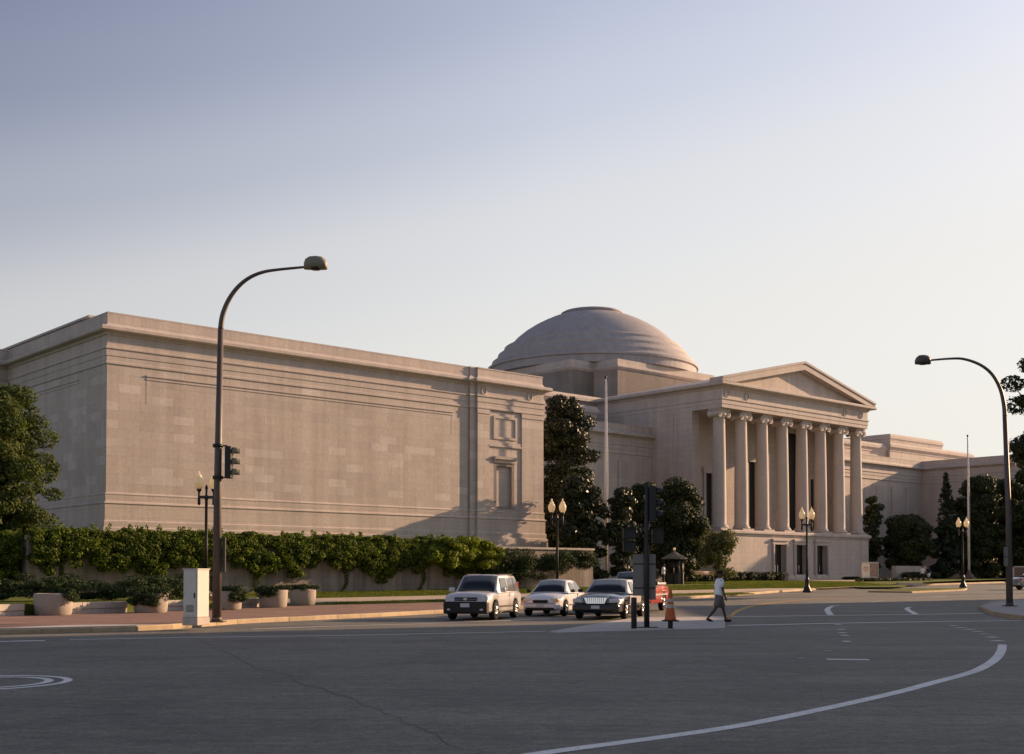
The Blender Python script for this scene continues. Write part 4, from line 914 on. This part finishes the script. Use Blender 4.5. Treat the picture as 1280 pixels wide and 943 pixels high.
bevel(MB().box(-.26,.26,-.26,.26,.24,hC).build('housing', M['cabinet'], cab), .012); bevel(MB().box(-.28,.28,-.28,.28,0,.235).build('plinth', M['conc'], cab), .012)
bevel(MB().box(-.285,.285,-.285,.285,hC,hC+.035).build('lid', M['cabinet'], cab), .01)
MB().box(-.22,.22,-.275,-.26,.3,hC-.06).build('door', M['cabinet'], cab)
MB().box(.15,.19,-.295,-.275,.8,.95).build('handle', M['darkpole'], cab)
for k_ in range(6): MB().box(-.14,.14,-.283,-.274,.4+.035*k_,.415+.035*k_).build('vent_slot', M['darkpole'], cab)
for k_ in range(3): MB().box(-.235,-.215,-.285,-.26,.42+.45*k_,.52+.45*k_).build('hinge', M['cabinet'], cab)

# ---------------------------------------------------------------- cars (x = forward)
def arch(x, wheels, R, sill):
    z = sill
    for xc, zc in wheels:
        if abs(x-xc) < R: z = max(z, zc+sqrt(R*R-(x-xc)**2))
    return z
def body_loft(st, wheels, R, sill, H):
    # st: (x, halfwidth, ztop_edge, zcrown, zbelt)
    xs = sorted(set([s[0] for s in st]+[xc+R*f for xc, _ in wheels for f in (-1.001,-.92,-.7,-.35,0,.35,.7,.92,1.001)]))
    I = lambda x, j: float(np.interp(x, [s[0] for s in st], [s[j] for s in st]))
    rows = []
    for x in xs:
        w_, zt, zc, zb = I(x,1), I(x,2), I(x,3), I(x,4); bt = arch(x, wheels, R, max(sill, I(x,5)))
        half = [(w_*.93, bt), (w_*.985, bt+.05), (w_, min(bt+.2+(zb-bt)*.2, zb)), (w_*1.0, bt+(zb-bt)*.7 if bt < zb-.1 else zb), (w_*.975, zb), (w_*.88, zt), (w_*.5, zt+(zc-zt)*.75), (0, zc)]
        rows.append([(x, y, z) for y, z in half]+[(x, -y, z) for y, z in half[-2::-1]])
    m = MB(); k = len(rows[0]); m.add([p for r in rows for p in r], [(i*k+j, i*k+j+1, (i+1)*k+j+1, (i+1)*k+j) for i in range(len(rows)-1) for j in range(k-1)], True)
    n = len(rows)*k; m.f.append(tuple(range(k))); m.f.append(tuple(n-k+j for j in range(k))[::-1]); m.sm += [True]*2
    return m
def wheel(car, x, y, r, side, rim='rim'):
    wd = .21; w0 = MB().lathe([(r*.62,-wd/2),(r*.9,-wd/2),(r,-wd/2+.035),(r,wd/2-.035),(r*.9,wd/2),(r*.62,wd/2)], x, y, r, 28, axis='y', cap=False).build('wheel', M['rubber'], car)
    m = MB(); yo = y+side*(wd/2-.02); m.lathe([(0,0),(r*.14,0),(r*.14,-.02*side),(0,-.02*side)], x, yo+side*.01, r, 12, axis='y')
    for q in range(6):
        a = q*pi/3+.2; m.tube([(x+r*.08*cos(a), yo, r+r*.08*sin(a)), (x+r*.6*cos(a), yo, r+r*.6*sin(a))], [r*.09, r*.12], 6)
    m.lathe([(r*.56,-wd*.42),(r*.64,-wd*.42),(r*.66,wd*.44*1),(r*.58,wd*.44)], x, y, r, 28, axis='y', cap=False); m.build('rim', M[rim], w0)
    MB().lathe([(0,0),(r*.6,0),(r*.6,.02),(0,.02)], x, y+side*.02, r, 20, axis='y').build('hub', M['plastic'], w0)
def cabin(car, mat, prof, wb, wr, zb, zr, glassmat='glass', windows=True, crown=.05, pill=()):
    # prof: x of windscreen foot, roof front, roof rear, rear foot ; half widths belt/roof
    xa, xb, xc, xd = prof; m = MB()
    N = 5; rows = []
    def sec(x, w_, z): return [(x, w_*s, z+(crown*(1-s*s) if z > zb+.1 else .03*(1-s*s))) for s in np.linspace(1, -1, N)]
    A, B, Bm, C_, D_ = sec(xa, wb*.93, zb), sec(xb, wr*.96, zr), sec((xb+xc)/2, wr, zr+.02), sec(xc, wr*.96, zr-.01), sec(xd, wb*.9, zb)
    vs = A+B+Bm+C_+D_; fs = [(i*N+j, i*N+j+1, (i+1)*N+j+1, (i+1)*N+j) for i in range(4) for j in range(N-1)]
    o = len(vs); vs += [(xb+.05, wb, zb), ((xb+xc)/2, wb*1.0, zb), (xc-.05, wb, zb), (xb+.05, -wb, zb), ((xb+xc)/2, -wb, zb), (xc-.05, -wb, zb)]
    for s, e in ((0, 0), (N-1, 3)):
        fs += [(s, o+e, N+s), (o+e, o+e+1, 2*N+s, N+s), (o+e+1, o+e+2, 3*N+s, 2*N+s), (o+e+2, 4*N+s, 3*N+s)]
    m.add(vs, fs, True); cb_ = bevel(m.build('cabin', mat, car), .03, 2, 30)
    G_ = M[glassmat]
    def pane(name, quad, off):
        q = [Vector(p) for p in quad]; c_ = sum(q, Vector())/4; n_ = (q[1]-q[0]).cross(q[3]-q[0]).normalized(); n_ = n_ if n_.dot(off) > 0 else -n_
        q2 = [p+n_*.012 for p in q]; q1 = [p-n_*.01 for p in q]
        MB().add(q2+q1, [(0,1,2,3),(7,6,5,4),(0,4,5,1),(1,5,6,2),(2,6,7,3),(3,7,4,0)]).build(name, M['sideglass'], car)
    L_ = lambda p, q, t: tuple(a+(b-a)*t for a, b in zip(p, q))
    def curved(name, R0, R1, t0, t1, s0, s1, off):
        m2 = MB(); vs = []
        for t in (t0, t1):
            for j in range(7):
                s = s0+(s1-s0)*j/6; f = s*(N-1); i = min(int(f), N-2); p = L_(R0[i], R0[i+1], f-i); q = L_(R1[i], R1[i+1], f-i); vs.append(Vector(L_(p, q, t))+off*.014)
        m2.add(vs, [(j, j+1, 8+j, 7+j) for j in range(6)], True); ob = m2.build(name, G_, car); sl = ob.modifiers.new('thick','SOLIDIFY'); sl.thickness = .01; sl.offset = -1
    nf = Vector((zr-zb, 0, xa-xb)).normalized(); curved('windscreen', A, B, .06, .93, .05, .95, nf)
    nr_ = Vector((-(zr-zb), 0, xc-xd)).normalized(); curved('rear_window', D_, C_, .1, .92, .08, .92, nr_)
    for s in (-1, 1):
        side = Vector((0, s, .2))
        T0, T1 = (xb, s*wr*.96, zr), (xc, s*wr*.96, zr-.01); B0, B1 = (xa, s*wb*.93, zb), (xd, s*wb*.9, zb)
        def at(x, t):    # point on side plane at long x, height fraction t
            wmid = wb+(wr*.985-wb)*t; return (x, s*wmid, zb+(zr-zb)*t)
        lo, hi = .06, .86
        cuts = [p for p in pill]
        for i in range(len(cuts)-1):
            x0, x1 = cuts[i]-.035, cuts[i+1]+.035
            f0 = lambda t: min(x0, xa+(xb-xa)*t-.09); f1 = lambda t: max(x1, xd+(xc-xd)*t+.09)
            pane('side_window', [at(f0(lo), lo), at(f1(lo), lo), at(f1(hi), hi), at(f0(hi), hi)], side)
    return cb_
def finish_car(car, st, wheels, R, sill, H, mat, wr_, track, under=.3):
    b = body_loft(st, wheels, R, sill, H).build('body', mat, car); bevel(b, .02, 2, 35)
    x0, x1 = st[0][0], st[-1][0]; MB().box(x0+.15, x1-.15, -track+.2, track-.2, sill+.02, sill+.35).build('underbody', M['plastic'], car)
    for xc, _ in wheels:
        for s in (-1, 1): wheel(car, xc, s*track, wr_, s)
def add(car, name, mat, *boxes, bev=.015):
    m = MB()
    for b in boxes: m.box(*b)
    o = m.build(name, M[mat] if isinstance(mat, str) else mat, car)
    if bev: bevel(o, bev, 2)
    return o
def mirror_box(b): return (b[0], b[1], -b[3], -b[2], b[4], b[5])
def lr(car, name, mat, b, bev=.02):
    add(car, name, mat, b, bev=bev); add(car, name, mat, mirror_box(b), bev=bev)
def place_car(frontpt, th, L_, name, label, group):
    # front right-of-picture corner given, heading towards the camera turned by th
    h = (-sin(th), -cos(th)); rz = atan2(h[1], h[0]); return rz, h
def car_at(cx_, cy_, th, label, name='parked_car', group='cars waiting at the stop line', cat='car'):
    rz = atan2(-cos(th), -sin(th)); return empty(name, (cx_, cy_, gz(cy_)), rz, label, cat, group)
th = radians(13); ax = (sin(th), cos(th)); sx_ = (cos(th), -sin(th))
def centre(px, Y, wd, L_, t=None):     # from the picture-right front corner
    t = t or th; a_ = (sin(t), cos(t)); s_ = (cos(t), -sin(t))
    x, y = (px-640)/F*Y, Y; return x-s_[0]*wd/2+a_[0]*L_/2, y-s_[1]*wd/2+a_[1]*L_/2
# SUV
cx_, cy_ = centre(611, 42.6, 1.78, 4.5, radians(16))
suv = car_at(cx_, cy_, radians(16), 'boxy champagne coloured compact SUV with black front bumper, leftmost of the waiting cars', 'suv', cat='SUV')
wl = [(-1.32,.34),(1.3,.34)]
st = [(-2.22,.74,.95,1.0,.9,.42),(-2.12,.86,1.0,1.04,.93,.32),(-1.4,.88,1.02,1.06,.96,.28),(0,.89,1.0,1.05,.95,.28),(.95,.88,1.0,1.07,.94,.28),(1.5,.87,.98,1.05,.9,.28),(1.95,.84,.93,.98,.85,.30),(2.1,.79,.84,.89,.78,.34),(2.18,.68,.66,.7,.62,.4)]
finish_car(suv, st, wl, .4, .28, 1.68, M['gold'], .335, .79)
cabin(suv, M['gold'], (1.02,.38,-1.75,-2.12),   .845, .70, .98, 1.605, pill=(.55,-.42,-1.28,-1.95), crown=.035)
for s in (-1,1): add(suv, 'roof_rail', 'plastic', (-1.6,.15,s*.62-.02,s*.62+.02,1.63,1.665))
add(suv, 'bumper', 'plastic', (1.95,2.26,-.83,.83,.24,.68), bev=.06); add(suv, 'bumper', 'plastic', (-2.34,-2.1,-.82,.82,.4,.62), bev=.05)
add(suv, 'grille', 'plastic', (2.06,2.2,-.42,.42,.70,.83)); add(suv, 'grille_bar', 'chrome', (2.19,2.215,-.42,.42,.75,.775)); add(suv, 'badge', 'chrome', (2.2,2.225,-.06,.06,.72,.81))
lr(suv, 'headlight', 'lens', (1.88,2.13,.48,.80,.71,.89), .04); lr(suv, 'fog_lamp', 'lens', (2.22,2.27,.55,.68,.36,.43))
add(suv, 'number_plate', 'plate', (2.262,2.275,-.17,.17,.48,.62), bev=0)
lr(suv, 'mirror', 'gold', (.70,.86,.88,1.1,1.0,1.17), .04); lr(suv, 'side_trim', 'plastic', (-.86,.86,.872,.9,.45,.52)); lr(suv, 'sill', 'plastic', (-.9,.88,.8,.885,.22,.34)); lr(suv, 'door_handle', 'gold', (-.3,-.14,.87,.9,.86,.89)); lr(suv, 'door_handle', 'gold', (-1.15,-.99,.86,.89,.86,.89)); lr(suv, 'door_seam', 'plastic', (-.455,-.445,.86,.889,.5,.95), 0)
lr(suv, 'tail_light', 'taillight', (-2.06,-1.9,.66,.775,.98,1.36))
# white sedan
cx_, cy_ = centre(701, 47.0, 1.7, 4.3, radians(18))
sed = car_at(cx_, cy_, radians(18), 'small white silver sedan with headlights coloured as if sunlit, between the SUV and the black town car', 'sedan')
wl = [(-1.3,.3),(1.28,.3)]
st = [(-2.15,.66,.82,.86,.78,.4),(-2.0,.8,.92,.98,.86,.28),(-1.3,.84,.93,1.0,.88,.22),(0,.85,.9,.96,.86,.2),(.9,.84,.88,.96,.84,.2),(1.5,.82,.8,.9,.76,.22),(1.95,.74,.68,.76,.64,.25),(2.12,.62,.56,.62,.54,.3)]
finish_car(sed, st, wl, .36, .2, 1.43, M['silver'], .3, .74)
cabin(sed, M['silver'], (1.0,.2,-.95,-1.75), .8, .58, .9, 1.40, pill=(.42,-.38,-1.3), crown=.05)
add(sed, 'bumper', 'silver', (1.95,2.17,-.70,.70,.26,.50), bev=.07); add(sed, 'grille', 'plastic', (2.0,2.17,-.31,.31,.53,.65), bev=.05); add(sed, 'air_intake', 'plastic', (2.12,2.19,-.58,.58,.25,.35))
lr(sed, 'headlight', 'sunlens', (1.84,2.10,.40,.73,.56,.71), .05); lr(sed, 'indicator', 'amber', (1.94,2.04,.66,.75,.57,.66), .03)
add(sed, 'number_plate', 'plate', (2.172,2.183,-.15,.15,.37,.48), bev=0)
lr(sed, 'mirror', 'plastic', (.55,.7,.86,1.02,.93,1.06), .04); lr(sed, 'door_seam', 'plastic', (-.455,-.445,.83,.856,.35,.88), 0); lr(sed, 'door_handle', 'silver', (-.3,-.16,.84,.865,.76,.79)); lr(sed, 'tail_light', 'taillight', (-2.1,-1.95,.55,.76,.7,.88))
add(sed, 'side_trim', 'plastic', (-.9,.85,.845,.86,.42,.47), (-.9,.85,-.86,-.845,.42,.47))
# black town car
cx_, cy_ = centre(777, 43.4, 1.95, 5.4, radians(17))
lim = car_at(cx_, cy_, radians(17), 'long black town car with chrome grille behind the traffic island bollard', 'town_car')
wl = [(-1.5,.33),(1.65,.33)]
st = [(-2.7,.74,.78,.84,.72,.4),(-2.55,.88,.9,.96,.84,.3),(-1.5,.95,.95,1.02,.88,.25),(0,.97,.92,.98,.86,.22),(.9,.96,.9,.99,.84,.22),(1.7,.94,.86,.96,.8,.24),(2.4,.9,.78,.87,.72,.28),(2.6,.8,.68,.74,.64,.32)]
finish_car(lim, st, wl, .39, .22, 1.48, M['blackpaint'], .33, .85)
cabin(lim, M['cream'], (.95,.15,-1.35,-2.0), .9, .68, .93, 1.44, pill=(.38,-.55,-1.55), crown=.04)
add(lim, 'bumper', 'blackpaint', (2.4,2.72,-.88,.88,.3,.56), bev=.07); gm = MB().add([(2.45,-.46,.84),(2.45,.46,.84),(2.45,.34,.56),(2.45,-.34,.56),(2.68,-.46,.82),(2.68,.46,.82),(2.70,.34,.57),(2.70,-.34,.57)], [(4,5,6,7),(0,4,7,3),(1,2,6,5),(0,1,5,4),(3,7,6,2)])
bevel(gm.build('grille', M['chrome'], lim), .02)
for q in range(9): add(lim, 'grille_slat', 'plastic', (2.69,2.705,-.31+q*.075,-.30+q*.075,.6,.79), bev=0)
lr(lim, 'headlight', 'lens', (2.36,2.62,.48,.88,.61,.77), .04); lr(lim, 'side_trim', 'chrome', (-1.1,1.2,.955,.985,.48,.53)); lr(lim, 'mirror', 'plastic', (.55,.72,.97,1.15,.97,1.1), .04)
add(lim, 'number_plate', 'plate', (2.722,2.732,-.16,.16,.4,.52), bev=0); lr(lim, 'door_seam', 'plastic', (-.605,-.595,.93,.972,.35,.9), 0); lr(lim, 'door_handle', 'chrome', (-.42,-.25,.955,.985,.78,.81))
lr(lim, 'side_sheen', 'cream', (-1.0,1.18,.945,.978,.56,.86), .02)  # cream panels put the bright reflection on the black sides into colour
# red pickup
t2 = radians(19); cx_, cy_ = centre(805, 50.2, 1.9, 5.3, t2)
pk = car_at(cx_, cy_, t2, 'red pickup truck with pale painted highlight over its bed, half hidden behind the town car and signs', 'pickup_truck', cat='pickup truck')
wl = [(-1.6,.36),(1.65,.36)]
st = [(-2.6,.90,1.12,1.13,1.08,.5),(-2.5,.92,1.14,1.15,1.1,.42),(-1.0,.93,1.14,1.15,1.1,.36),(.8,.93,1.06,1.12,1.0,.34),(1.6,.92,1.0,1.1,.95,.36),(2.35,.86,.92,1.0,.86,.4),(2.5,.76,.8,.86,.76,.44)]
finish_car(pk, st, wl, .44, .36, 1.75, M['red'], .36, .8)
cabin(pk, M['grey'], (1.15,.55,-.45,-.7), .88, .7, 1.1, 1.72, pill=(.7,-.1,-.6), crown=.03)
add(pk, 'bed_highlight', 'cream', (-2.45,-.75,-.84,.84,1.15,1.28), bev=.05); add(pk, 'bumper', 'chrome', (2.4,2.62,-.85,.85,.45,.65), bev=.04); add(pk, 'bumper', 'chrome', (-2.75,-2.6,-.85,.85,.5,.68), bev=.04)  # pale slab over the bed stands for sunlight reflected there
lr(pk, 'headlight', 'lens', (2.3,2.48,.5,.8,.72,.88), .03); lr(pk, 'tail_light', 'taillight', (-2.63,-2.55,.78,.9,.8,1.05)); lr(pk, 'mirror', 'plastic', (.8,.95,.95,1.15,1.15,1.35), .04); lr(pk, 'side_trim', 'cream', (-2.3,2.2,.925,.945,.7,.78))
lr(pk, 'wheel_flare', 'red', (-2.05,-1.15,.9,.96,.86,.93), .03)
# car at the right edge, rear seen
x, y, z = gnd(1268,737.5,0)
ed = empty('sedan', (x+2.35, y+.6, z), radians(8), 'silver grey sedan with red tail light cut off by the right edge', 'car')
wl = [(-1.35,.3),(1.3,.3)]
st = [(-2.25,.66,.85,.9,.8,.42),(-2.05,.82,.98,1.02,.9,.3),(-1.3,.86,.98,1.04,.92,.24),(0,.87,.93,.98,.88,.22),(1.3,.84,.88,.95,.84,.24),(2.0,.74,.7,.76,.66,.28),(2.2,.6,.58,.62,.54,.34)]
finish_car(ed, st, wl, .37, .22, 1.45, M['grey'], .31, .76)
cabin(ed, M['grey'], (1.0,.3,-.95,-1.7), .82, .6, .93, 1.43, pill=(.5,-.35,-1.3), crown=.05)
lr(ed, 'tail_light', 'taillight', (-2.2,-2.02,.5,.8,.72,.9)); add(ed, 'bumper', 'grey', (-2.36,-2.1,-.74,.74,.36,.58), bev=.05); add(ed, 'number_plate', 'plate', (-2.372,-2.36,-.15,.15,.6,.72), bev=0)
# notice frame behind it
nx, ny = (1277-640)/F*128, 128
nb = empty('notice_board', (nx, ny, gz(ny)+.15), 0, 'pale framed notice board behind the car at the right edge', 'sign')
MB().box(-.95,-.82,-.08,.08,0,1.75).box(.82,.95,-.08,.08,0,1.75).box(-.95,.95,-.08,.08,1.65,1.78).box(-.95,.95,-.08,.08,.45,.6).build('frame', M['conc'], nb); MB().box(-.82,.82,-.03,.03,.6,1.65).build('panel', M['bronze'], nb)

# ---------------------------------------------------------------- people (x = facing)
def person(loc, rz, label, skin, shirt, pants, joints, short=True, h=1.0, longsleeve=False):
    o = empty('person', loc, rz, label, 'person')
    J = joints
    chain = ['pelvis','spine','chest','neck','jaw','head','crown']
    rad = dict(pelvis=(.13,.15), spine=(.11,.14), chest=(.12,.17), neck=(.052,.052), jaw=(.07,.06), head=(.098,.082), crown=(.07,.06))
    vs = []; ed = []; rr_ = []; ix = {}
    def V_(n, p, r): ix[n] = len(vs); vs.append(p); rr_.append(r)
    for n in chain: V_(n, J[n], rad[n])
    for a, b in zip(chain, chain[1:]): ed.append((ix[a], ix[b]))
    V_('nose', (J['head'][0]+.115, J['head'][1], J['head'][2]-.02), (.014,.014)); ed.append((ix['head'], ix['nose']))
    for s in ('l', 'r'):
        sg_ = 1 if s == 'l' else -1
        for n, r in (('hip',(.10,.10)),('knee',(.06,.06)),('calf',(.058,.058)),('ankle',(.036,.036)),('heel',(.04,.04)),('toe',(.035,.04))):
            V_(n+s, J[n+s], r)
        ed.append((ix['pelvis'], ix['hip'+s]))
        for a, b in (('hip','knee'),('knee','calf'),('calf','ankle'),('ankle','heel')): ed.append((ix[a+s], ix[b+s]))
        ed.append((ix['heel'+s], ix['toe'+s]))
        for n, r in (('shoulder',(.065,.065)),('elbow',(.042,.042)),('wrist',(.028,.028)),('palm',(.036,.02))): V_(n+s, J[n+s], r)
        ed.append((ix['chest'], ix['shoulder'+s]))
        for a, b in (('shoulder','elbow'),('elbow','wrist'),('wrist','palm')): ed.append((ix[a+s], ix[b+s]))
        w_, p_ = Vector(J['wrist'+s]), Vector(J['palm'+s]); d = (p_-w_).normalized()
        for f in range(4):
            b0 = p_+Vector((.028-.019*f, 0, 0))+d*.02; L_ = (.075,.085,.08,.062)[f]
            V_('f%d%s' % (f, s), tuple(b0), (.010,.010)); V_('g%d%s' % (f, s), tuple(b0+d*L_*.55+Vector((0,-sg_*.006,0))), (.009,.009)); V_('h%d%s' % (f, s), tuple(b0+d*L_+Vector((0,-sg_*.022,0))), (.0075,.0075))
            ed += [(ix['palm'+s], ix['f%d%s' % (f, s)]), (ix['f%d%s' % (f, s)], ix['g%d%s' % (f, s)]), (ix['g%d%s' % (f, s)], ix['h%d%s' % (f, s)])]
        V_('t0'+s, tuple(w_+d*.03+Vector((.034,0,0))), (.011,.011)); V_('t1'+s, tuple(w_+d*.075+Vector((.055,-sg_*.01,0))), (.009,.009)); ed += [(ix['wrist'+s], ix['t0'+s]), (ix['t0'+s], ix['t1'+s])]
    me = bpy.data.meshes.new('body'); me.from_pydata(vs, ed, []); me.materials.append(skin); ob = link('body', me, o)
    ob.modifiers.new('skin', 'SKIN').use_smooth_shade = True
    sk = me.skin_vertices[0].data
    for i, r in enumerate(rr_): sk[i].radius = r; sk[i].use_root = (i == 0)
    ob.modifiers.new('sub', 'SUBSURF').levels = 1; ob.modifiers['sub'].render_levels = 1
    def rings(name, mat, sets, parent=o):
        m = MB(); n = 14
        for rs in sets:
            v2 = []
            for (c_, d_, rx, ry) in rs:
                d_ = Vector(d_).normalized(); a_ = Vector((1,0,0))-d_*d_.x; a_.normalize(); b_ = d_.cross(a_)
                for j in range(n): t = 2*pi*j/n; v2.append(Vector(c_)+a_*cos(t)*rx+b_*sin(t)*ry)
            m.add(v2, [(i*n+j, i*n+(j+1)%n, (i+1)*n+(j+1)%n, (i+1)*n+j) for i in range(len(rs)-1) for j in range(n)], True)
            b0 = len(m.v)-len(v2); m.f += [tuple(b0+j for j in range(n)), tuple(b0+len(v2)-n+j for j in range(n))]; m.sm += [True]*2
        return m.build(name, mat, parent)
    mid = lambda a, b, t: tuple(x+(y_-x)*t for x, y_ in zip(J[a], J[b]))
    dv = lambda a, b: tuple(y_-x for x, y_ in zip(J[a], J[b]))
    px_, ch_ = J['pelvis'], J['chest']
    tors = [((px_[0]-.01,0,px_[2]-.06),(0,0,1),.165,.205),((px_[0],0,px_[2]+.06),(0,0,1),.158,.2),(mid('spine','chest',.1),(0,0,1),.15,.195),(mid('spine','chest',.7),(0,0,1),.155,.21),((ch_[0],0,ch_[2]+.06),(0,0,1),.14,.205),((ch_[0],0,ch_[2]+.13),(0,0,1),.09,.13),((J['neck'][0],0,J['neck'][2]-.01),(0,0,1),.066,.068)]
    sets = [tors]
    for s in ('l','r'):
        e = 1.0 if longsleeve else .72
        sets.append([(mid('chest','shoulder'+s,.7), dv('chest','shoulder'+s), .08,.09), (J['shoulder'+s], dv('shoulder'+s,'elbow'+s), .088,.085), (mid('shoulder'+s,'elbow'+s,e), dv('shoulder'+s,'elbow'+s), .076,.07)])
        if longsleeve: sets[-1].append((mid('elbow'+s,'wrist'+s,.95), dv('elbow'+s,'wrist'+s), .045,.042))
    rings('shirt', shirt, sets)
    sets = [[((px_[0],0,px_[2]-.13),(0,0,1),.14,.17),((px_[0],0,px_[2]+.0),(0,0,1),.158,.19),((px_[0],0,px_[2]+.08),(0,0,1),.15,.18)]]
    for s in ('l','r'):
        if short: sets.append([((J['hip'+s][0],J['hip'+s][1],J['hip'+s][2]+.02), dv('hip'+s,'knee'+s), .135,.125), (mid('hip'+s,'knee'+s,.5), dv('hip'+s,'knee'+s), .118,.115), (mid('hip'+s,'knee'+s,.93), dv('hip'+s,'knee'+s), .105,.1)])
        else: sets.append([(J['hip'+s], dv('hip'+s,'knee'+s), .13,.12), (J['knee'+s], dv('hip'+s,'ankle'+s), .085,.085), (mid('knee'+s,'ankle'+s,.95), dv('knee'+s,'ankle'+s), .07,.065)])
    rings('shorts' if short else 'trousers', pants, sets)
    for s in ('l','r'):
        h_, t_2 = Vector(J['heel'+s]), Vector(J['toe'+s]); d = (t_2-h_).normalized(); 
        rings('shoe', M['shoe'], [[(tuple(h_-d*.06+Vector((0,0,-.005))), d, .03,.035), (tuple(h_), d, .05,.045), (tuple(h_+d*.1), d, .045,.05), (tuple(t_2+d*.02), d, .036,.048), (tuple(t_2+d*.07), d, .015,.03)]])
    hx_ = Vector(J['head'])
    m = MB(); n = 14; v2 = []
    for i in range(7):
        ph = i/6*1.75
        for j in range(n):
            t = 2*pi*j/n; r = sin(ph); cut = 1.0 if cos(t) < .35 else (1 if i < 4 else .8)
            v2.append((hx_.x-.012+r*cos(t)*.113*cut, hx_.y+r*sin(t)*.094, hx_.z+.035+cos(ph)*.098))
    m.add(v2, [(i*n+j, i*n+(j+1)%n, (i+1)*n+(j+1)%n, (i+1)*n+j) for i in range(6) for j in range(n)], True); m.build('hair', M['hair'], o)
    o.scale = (h,h,h); return o
def J_(walk=True, arm=None):
    J = dict(pelvis=(0,0,.95), spine=(.0,0,1.12), chest=(.02,0,1.38), neck=(.03,0,1.52), jaw=(.055,0,1.58), head=(.055,0,1.66), crown=(.04,0,1.74))
    if walk:   # left leg forward, right leg back
        J.update(hipl=(.02,.09,.90), kneel=(.16,.09,.49), calfl=(.20,.09,.36), anklel=(.26,.09,.10), heell=(.26,.09,.05), toel=(.40,.10,.05),
                 hipr=(-.02,-.09,.90), kneer=(-.14,-.09,.50), calfr=(-.22,-.09,.38), ankler=(-.42,-.09,.16), heelr=(-.43,-.09,.10), toer=(-.31,-.10,.045))
        J.update(shoulderl=(.02,.19,1.40), elbowl=(-.08,.23,1.14), wristl=(-.04,.24,.91), palml=(-.02,.24,.84), shoulderr=(.03,-.19,1.40), elbowr=(.06,-.23,1.13), wristr=(.13,-.23,.90), palmr=(.155,-.23,.83))
    else:
        for s, g_ in (('l',1),('r',-1)):
            J.update({'hip'+s:(0,g_*.09,.90),'knee'+s:(.02,g_*.1,.49),'calf'+s:(0,g_*.1,.36),'ankle'+s:(-.02,g_*.1,.1),'heel'+s:(-.02,g_*.1,.05),'toe'+s:(.12,g_*.11,.05),
                      'shoulder'+s:(.02,g_*.19,1.40),'elbow'+s:(0,g_*.24,1.13),'wrist'+s:(.05,g_*.25,.9),'palm'+s:(.07,g_*.25,.83)})
    return J
mx = gnd(899,777.8,.0); J1 = J_(True)
person((mx[0], mx[1], .0), radians(8), 'person in white t-shirt and brown shorts striding right past the traffic island', M['skin'], M['tee'], M['shorts'], J1, True, 1.0)
J2 = J_(False); J2.update(elbowr=(.14,-.24,1.18), wristr=(.36,-.22,1.2), palmr=(.43,-.22,1.2))
kx2 = (829-640)/F*100; person((kx2, 100, gl(kx2,100)), radians(-15), 'person in white shirt and dark trousers standing beside the kiosk', M['skin'], M['tee'], M['navy'], J2, False, .98)
for px, Y, rz, lab, sh, pa, sc in ((1153,139,-2.4,'person in white top and dark trousers, left one of the two far walkers', M['tee'], M['navy'], 1.0), (1160.5,140,-2.2,'person in dark top and pale shorts, right one of the two far walkers', M['navy'], M['tee'], 1.0)):
    x = (px-640)/F*Y; person((x, Y, gz(Y)+.15), rz, lab, M['skin2'], sh, pa, J_(True), pa == M['tee'], sc)

# ---------------------------------------------------------------- unseen buildings added outside the frame, sized to shade the road
def office(name, poly_x, poly_y, h, label, floors):
    (x0, x1), (y0, y1) = poly_x, poly_y; o = empty(name, (x0, y0, 0), 0, label, 'building')
    MB().box(0, x1-x0, 0, y1-y0, -.1, h).build('wall', M['office'], o)
    MB().box(-.4, x1-x0+.4, -.4, y1-y0+.4, h, h+.5).build('cornice', M['office'], o)
    fh = h/floors; g = MB(); f = MB()
    for k in range(floors):
        z = k*fh+fh*.3
        for i in range(int((y1-y0)/3.2)):
            y_ = 1+i*3.2; g.box(-.03, .1, y_, y_+1.5, z, z+fh*.5); f.box(-.12, .0, y_-.12, y_+1.62, z-.12, z)
        for i in range(int((x1-x0)/3.2)):
            x_ = 1+i*3.2; g.box(x_, x_+1.5, y1-y0-.1, y1-y0+.03, z, z+fh*.5)
    tag(g.build('window', M['officeglass'], o), kind='stuff'); tag(f.build('sill', M['office'], o), kind='stuff')
office('shade_block', (48, 90), (-60, 66.6), 28, 'unseen pale office block added outside the right edge to shade the road', 6)
office('low_shade_block', (41, 47.9), (62.6, 78.4), 10.5, 'unseen low block added outside the right edge to shade the road', 2)
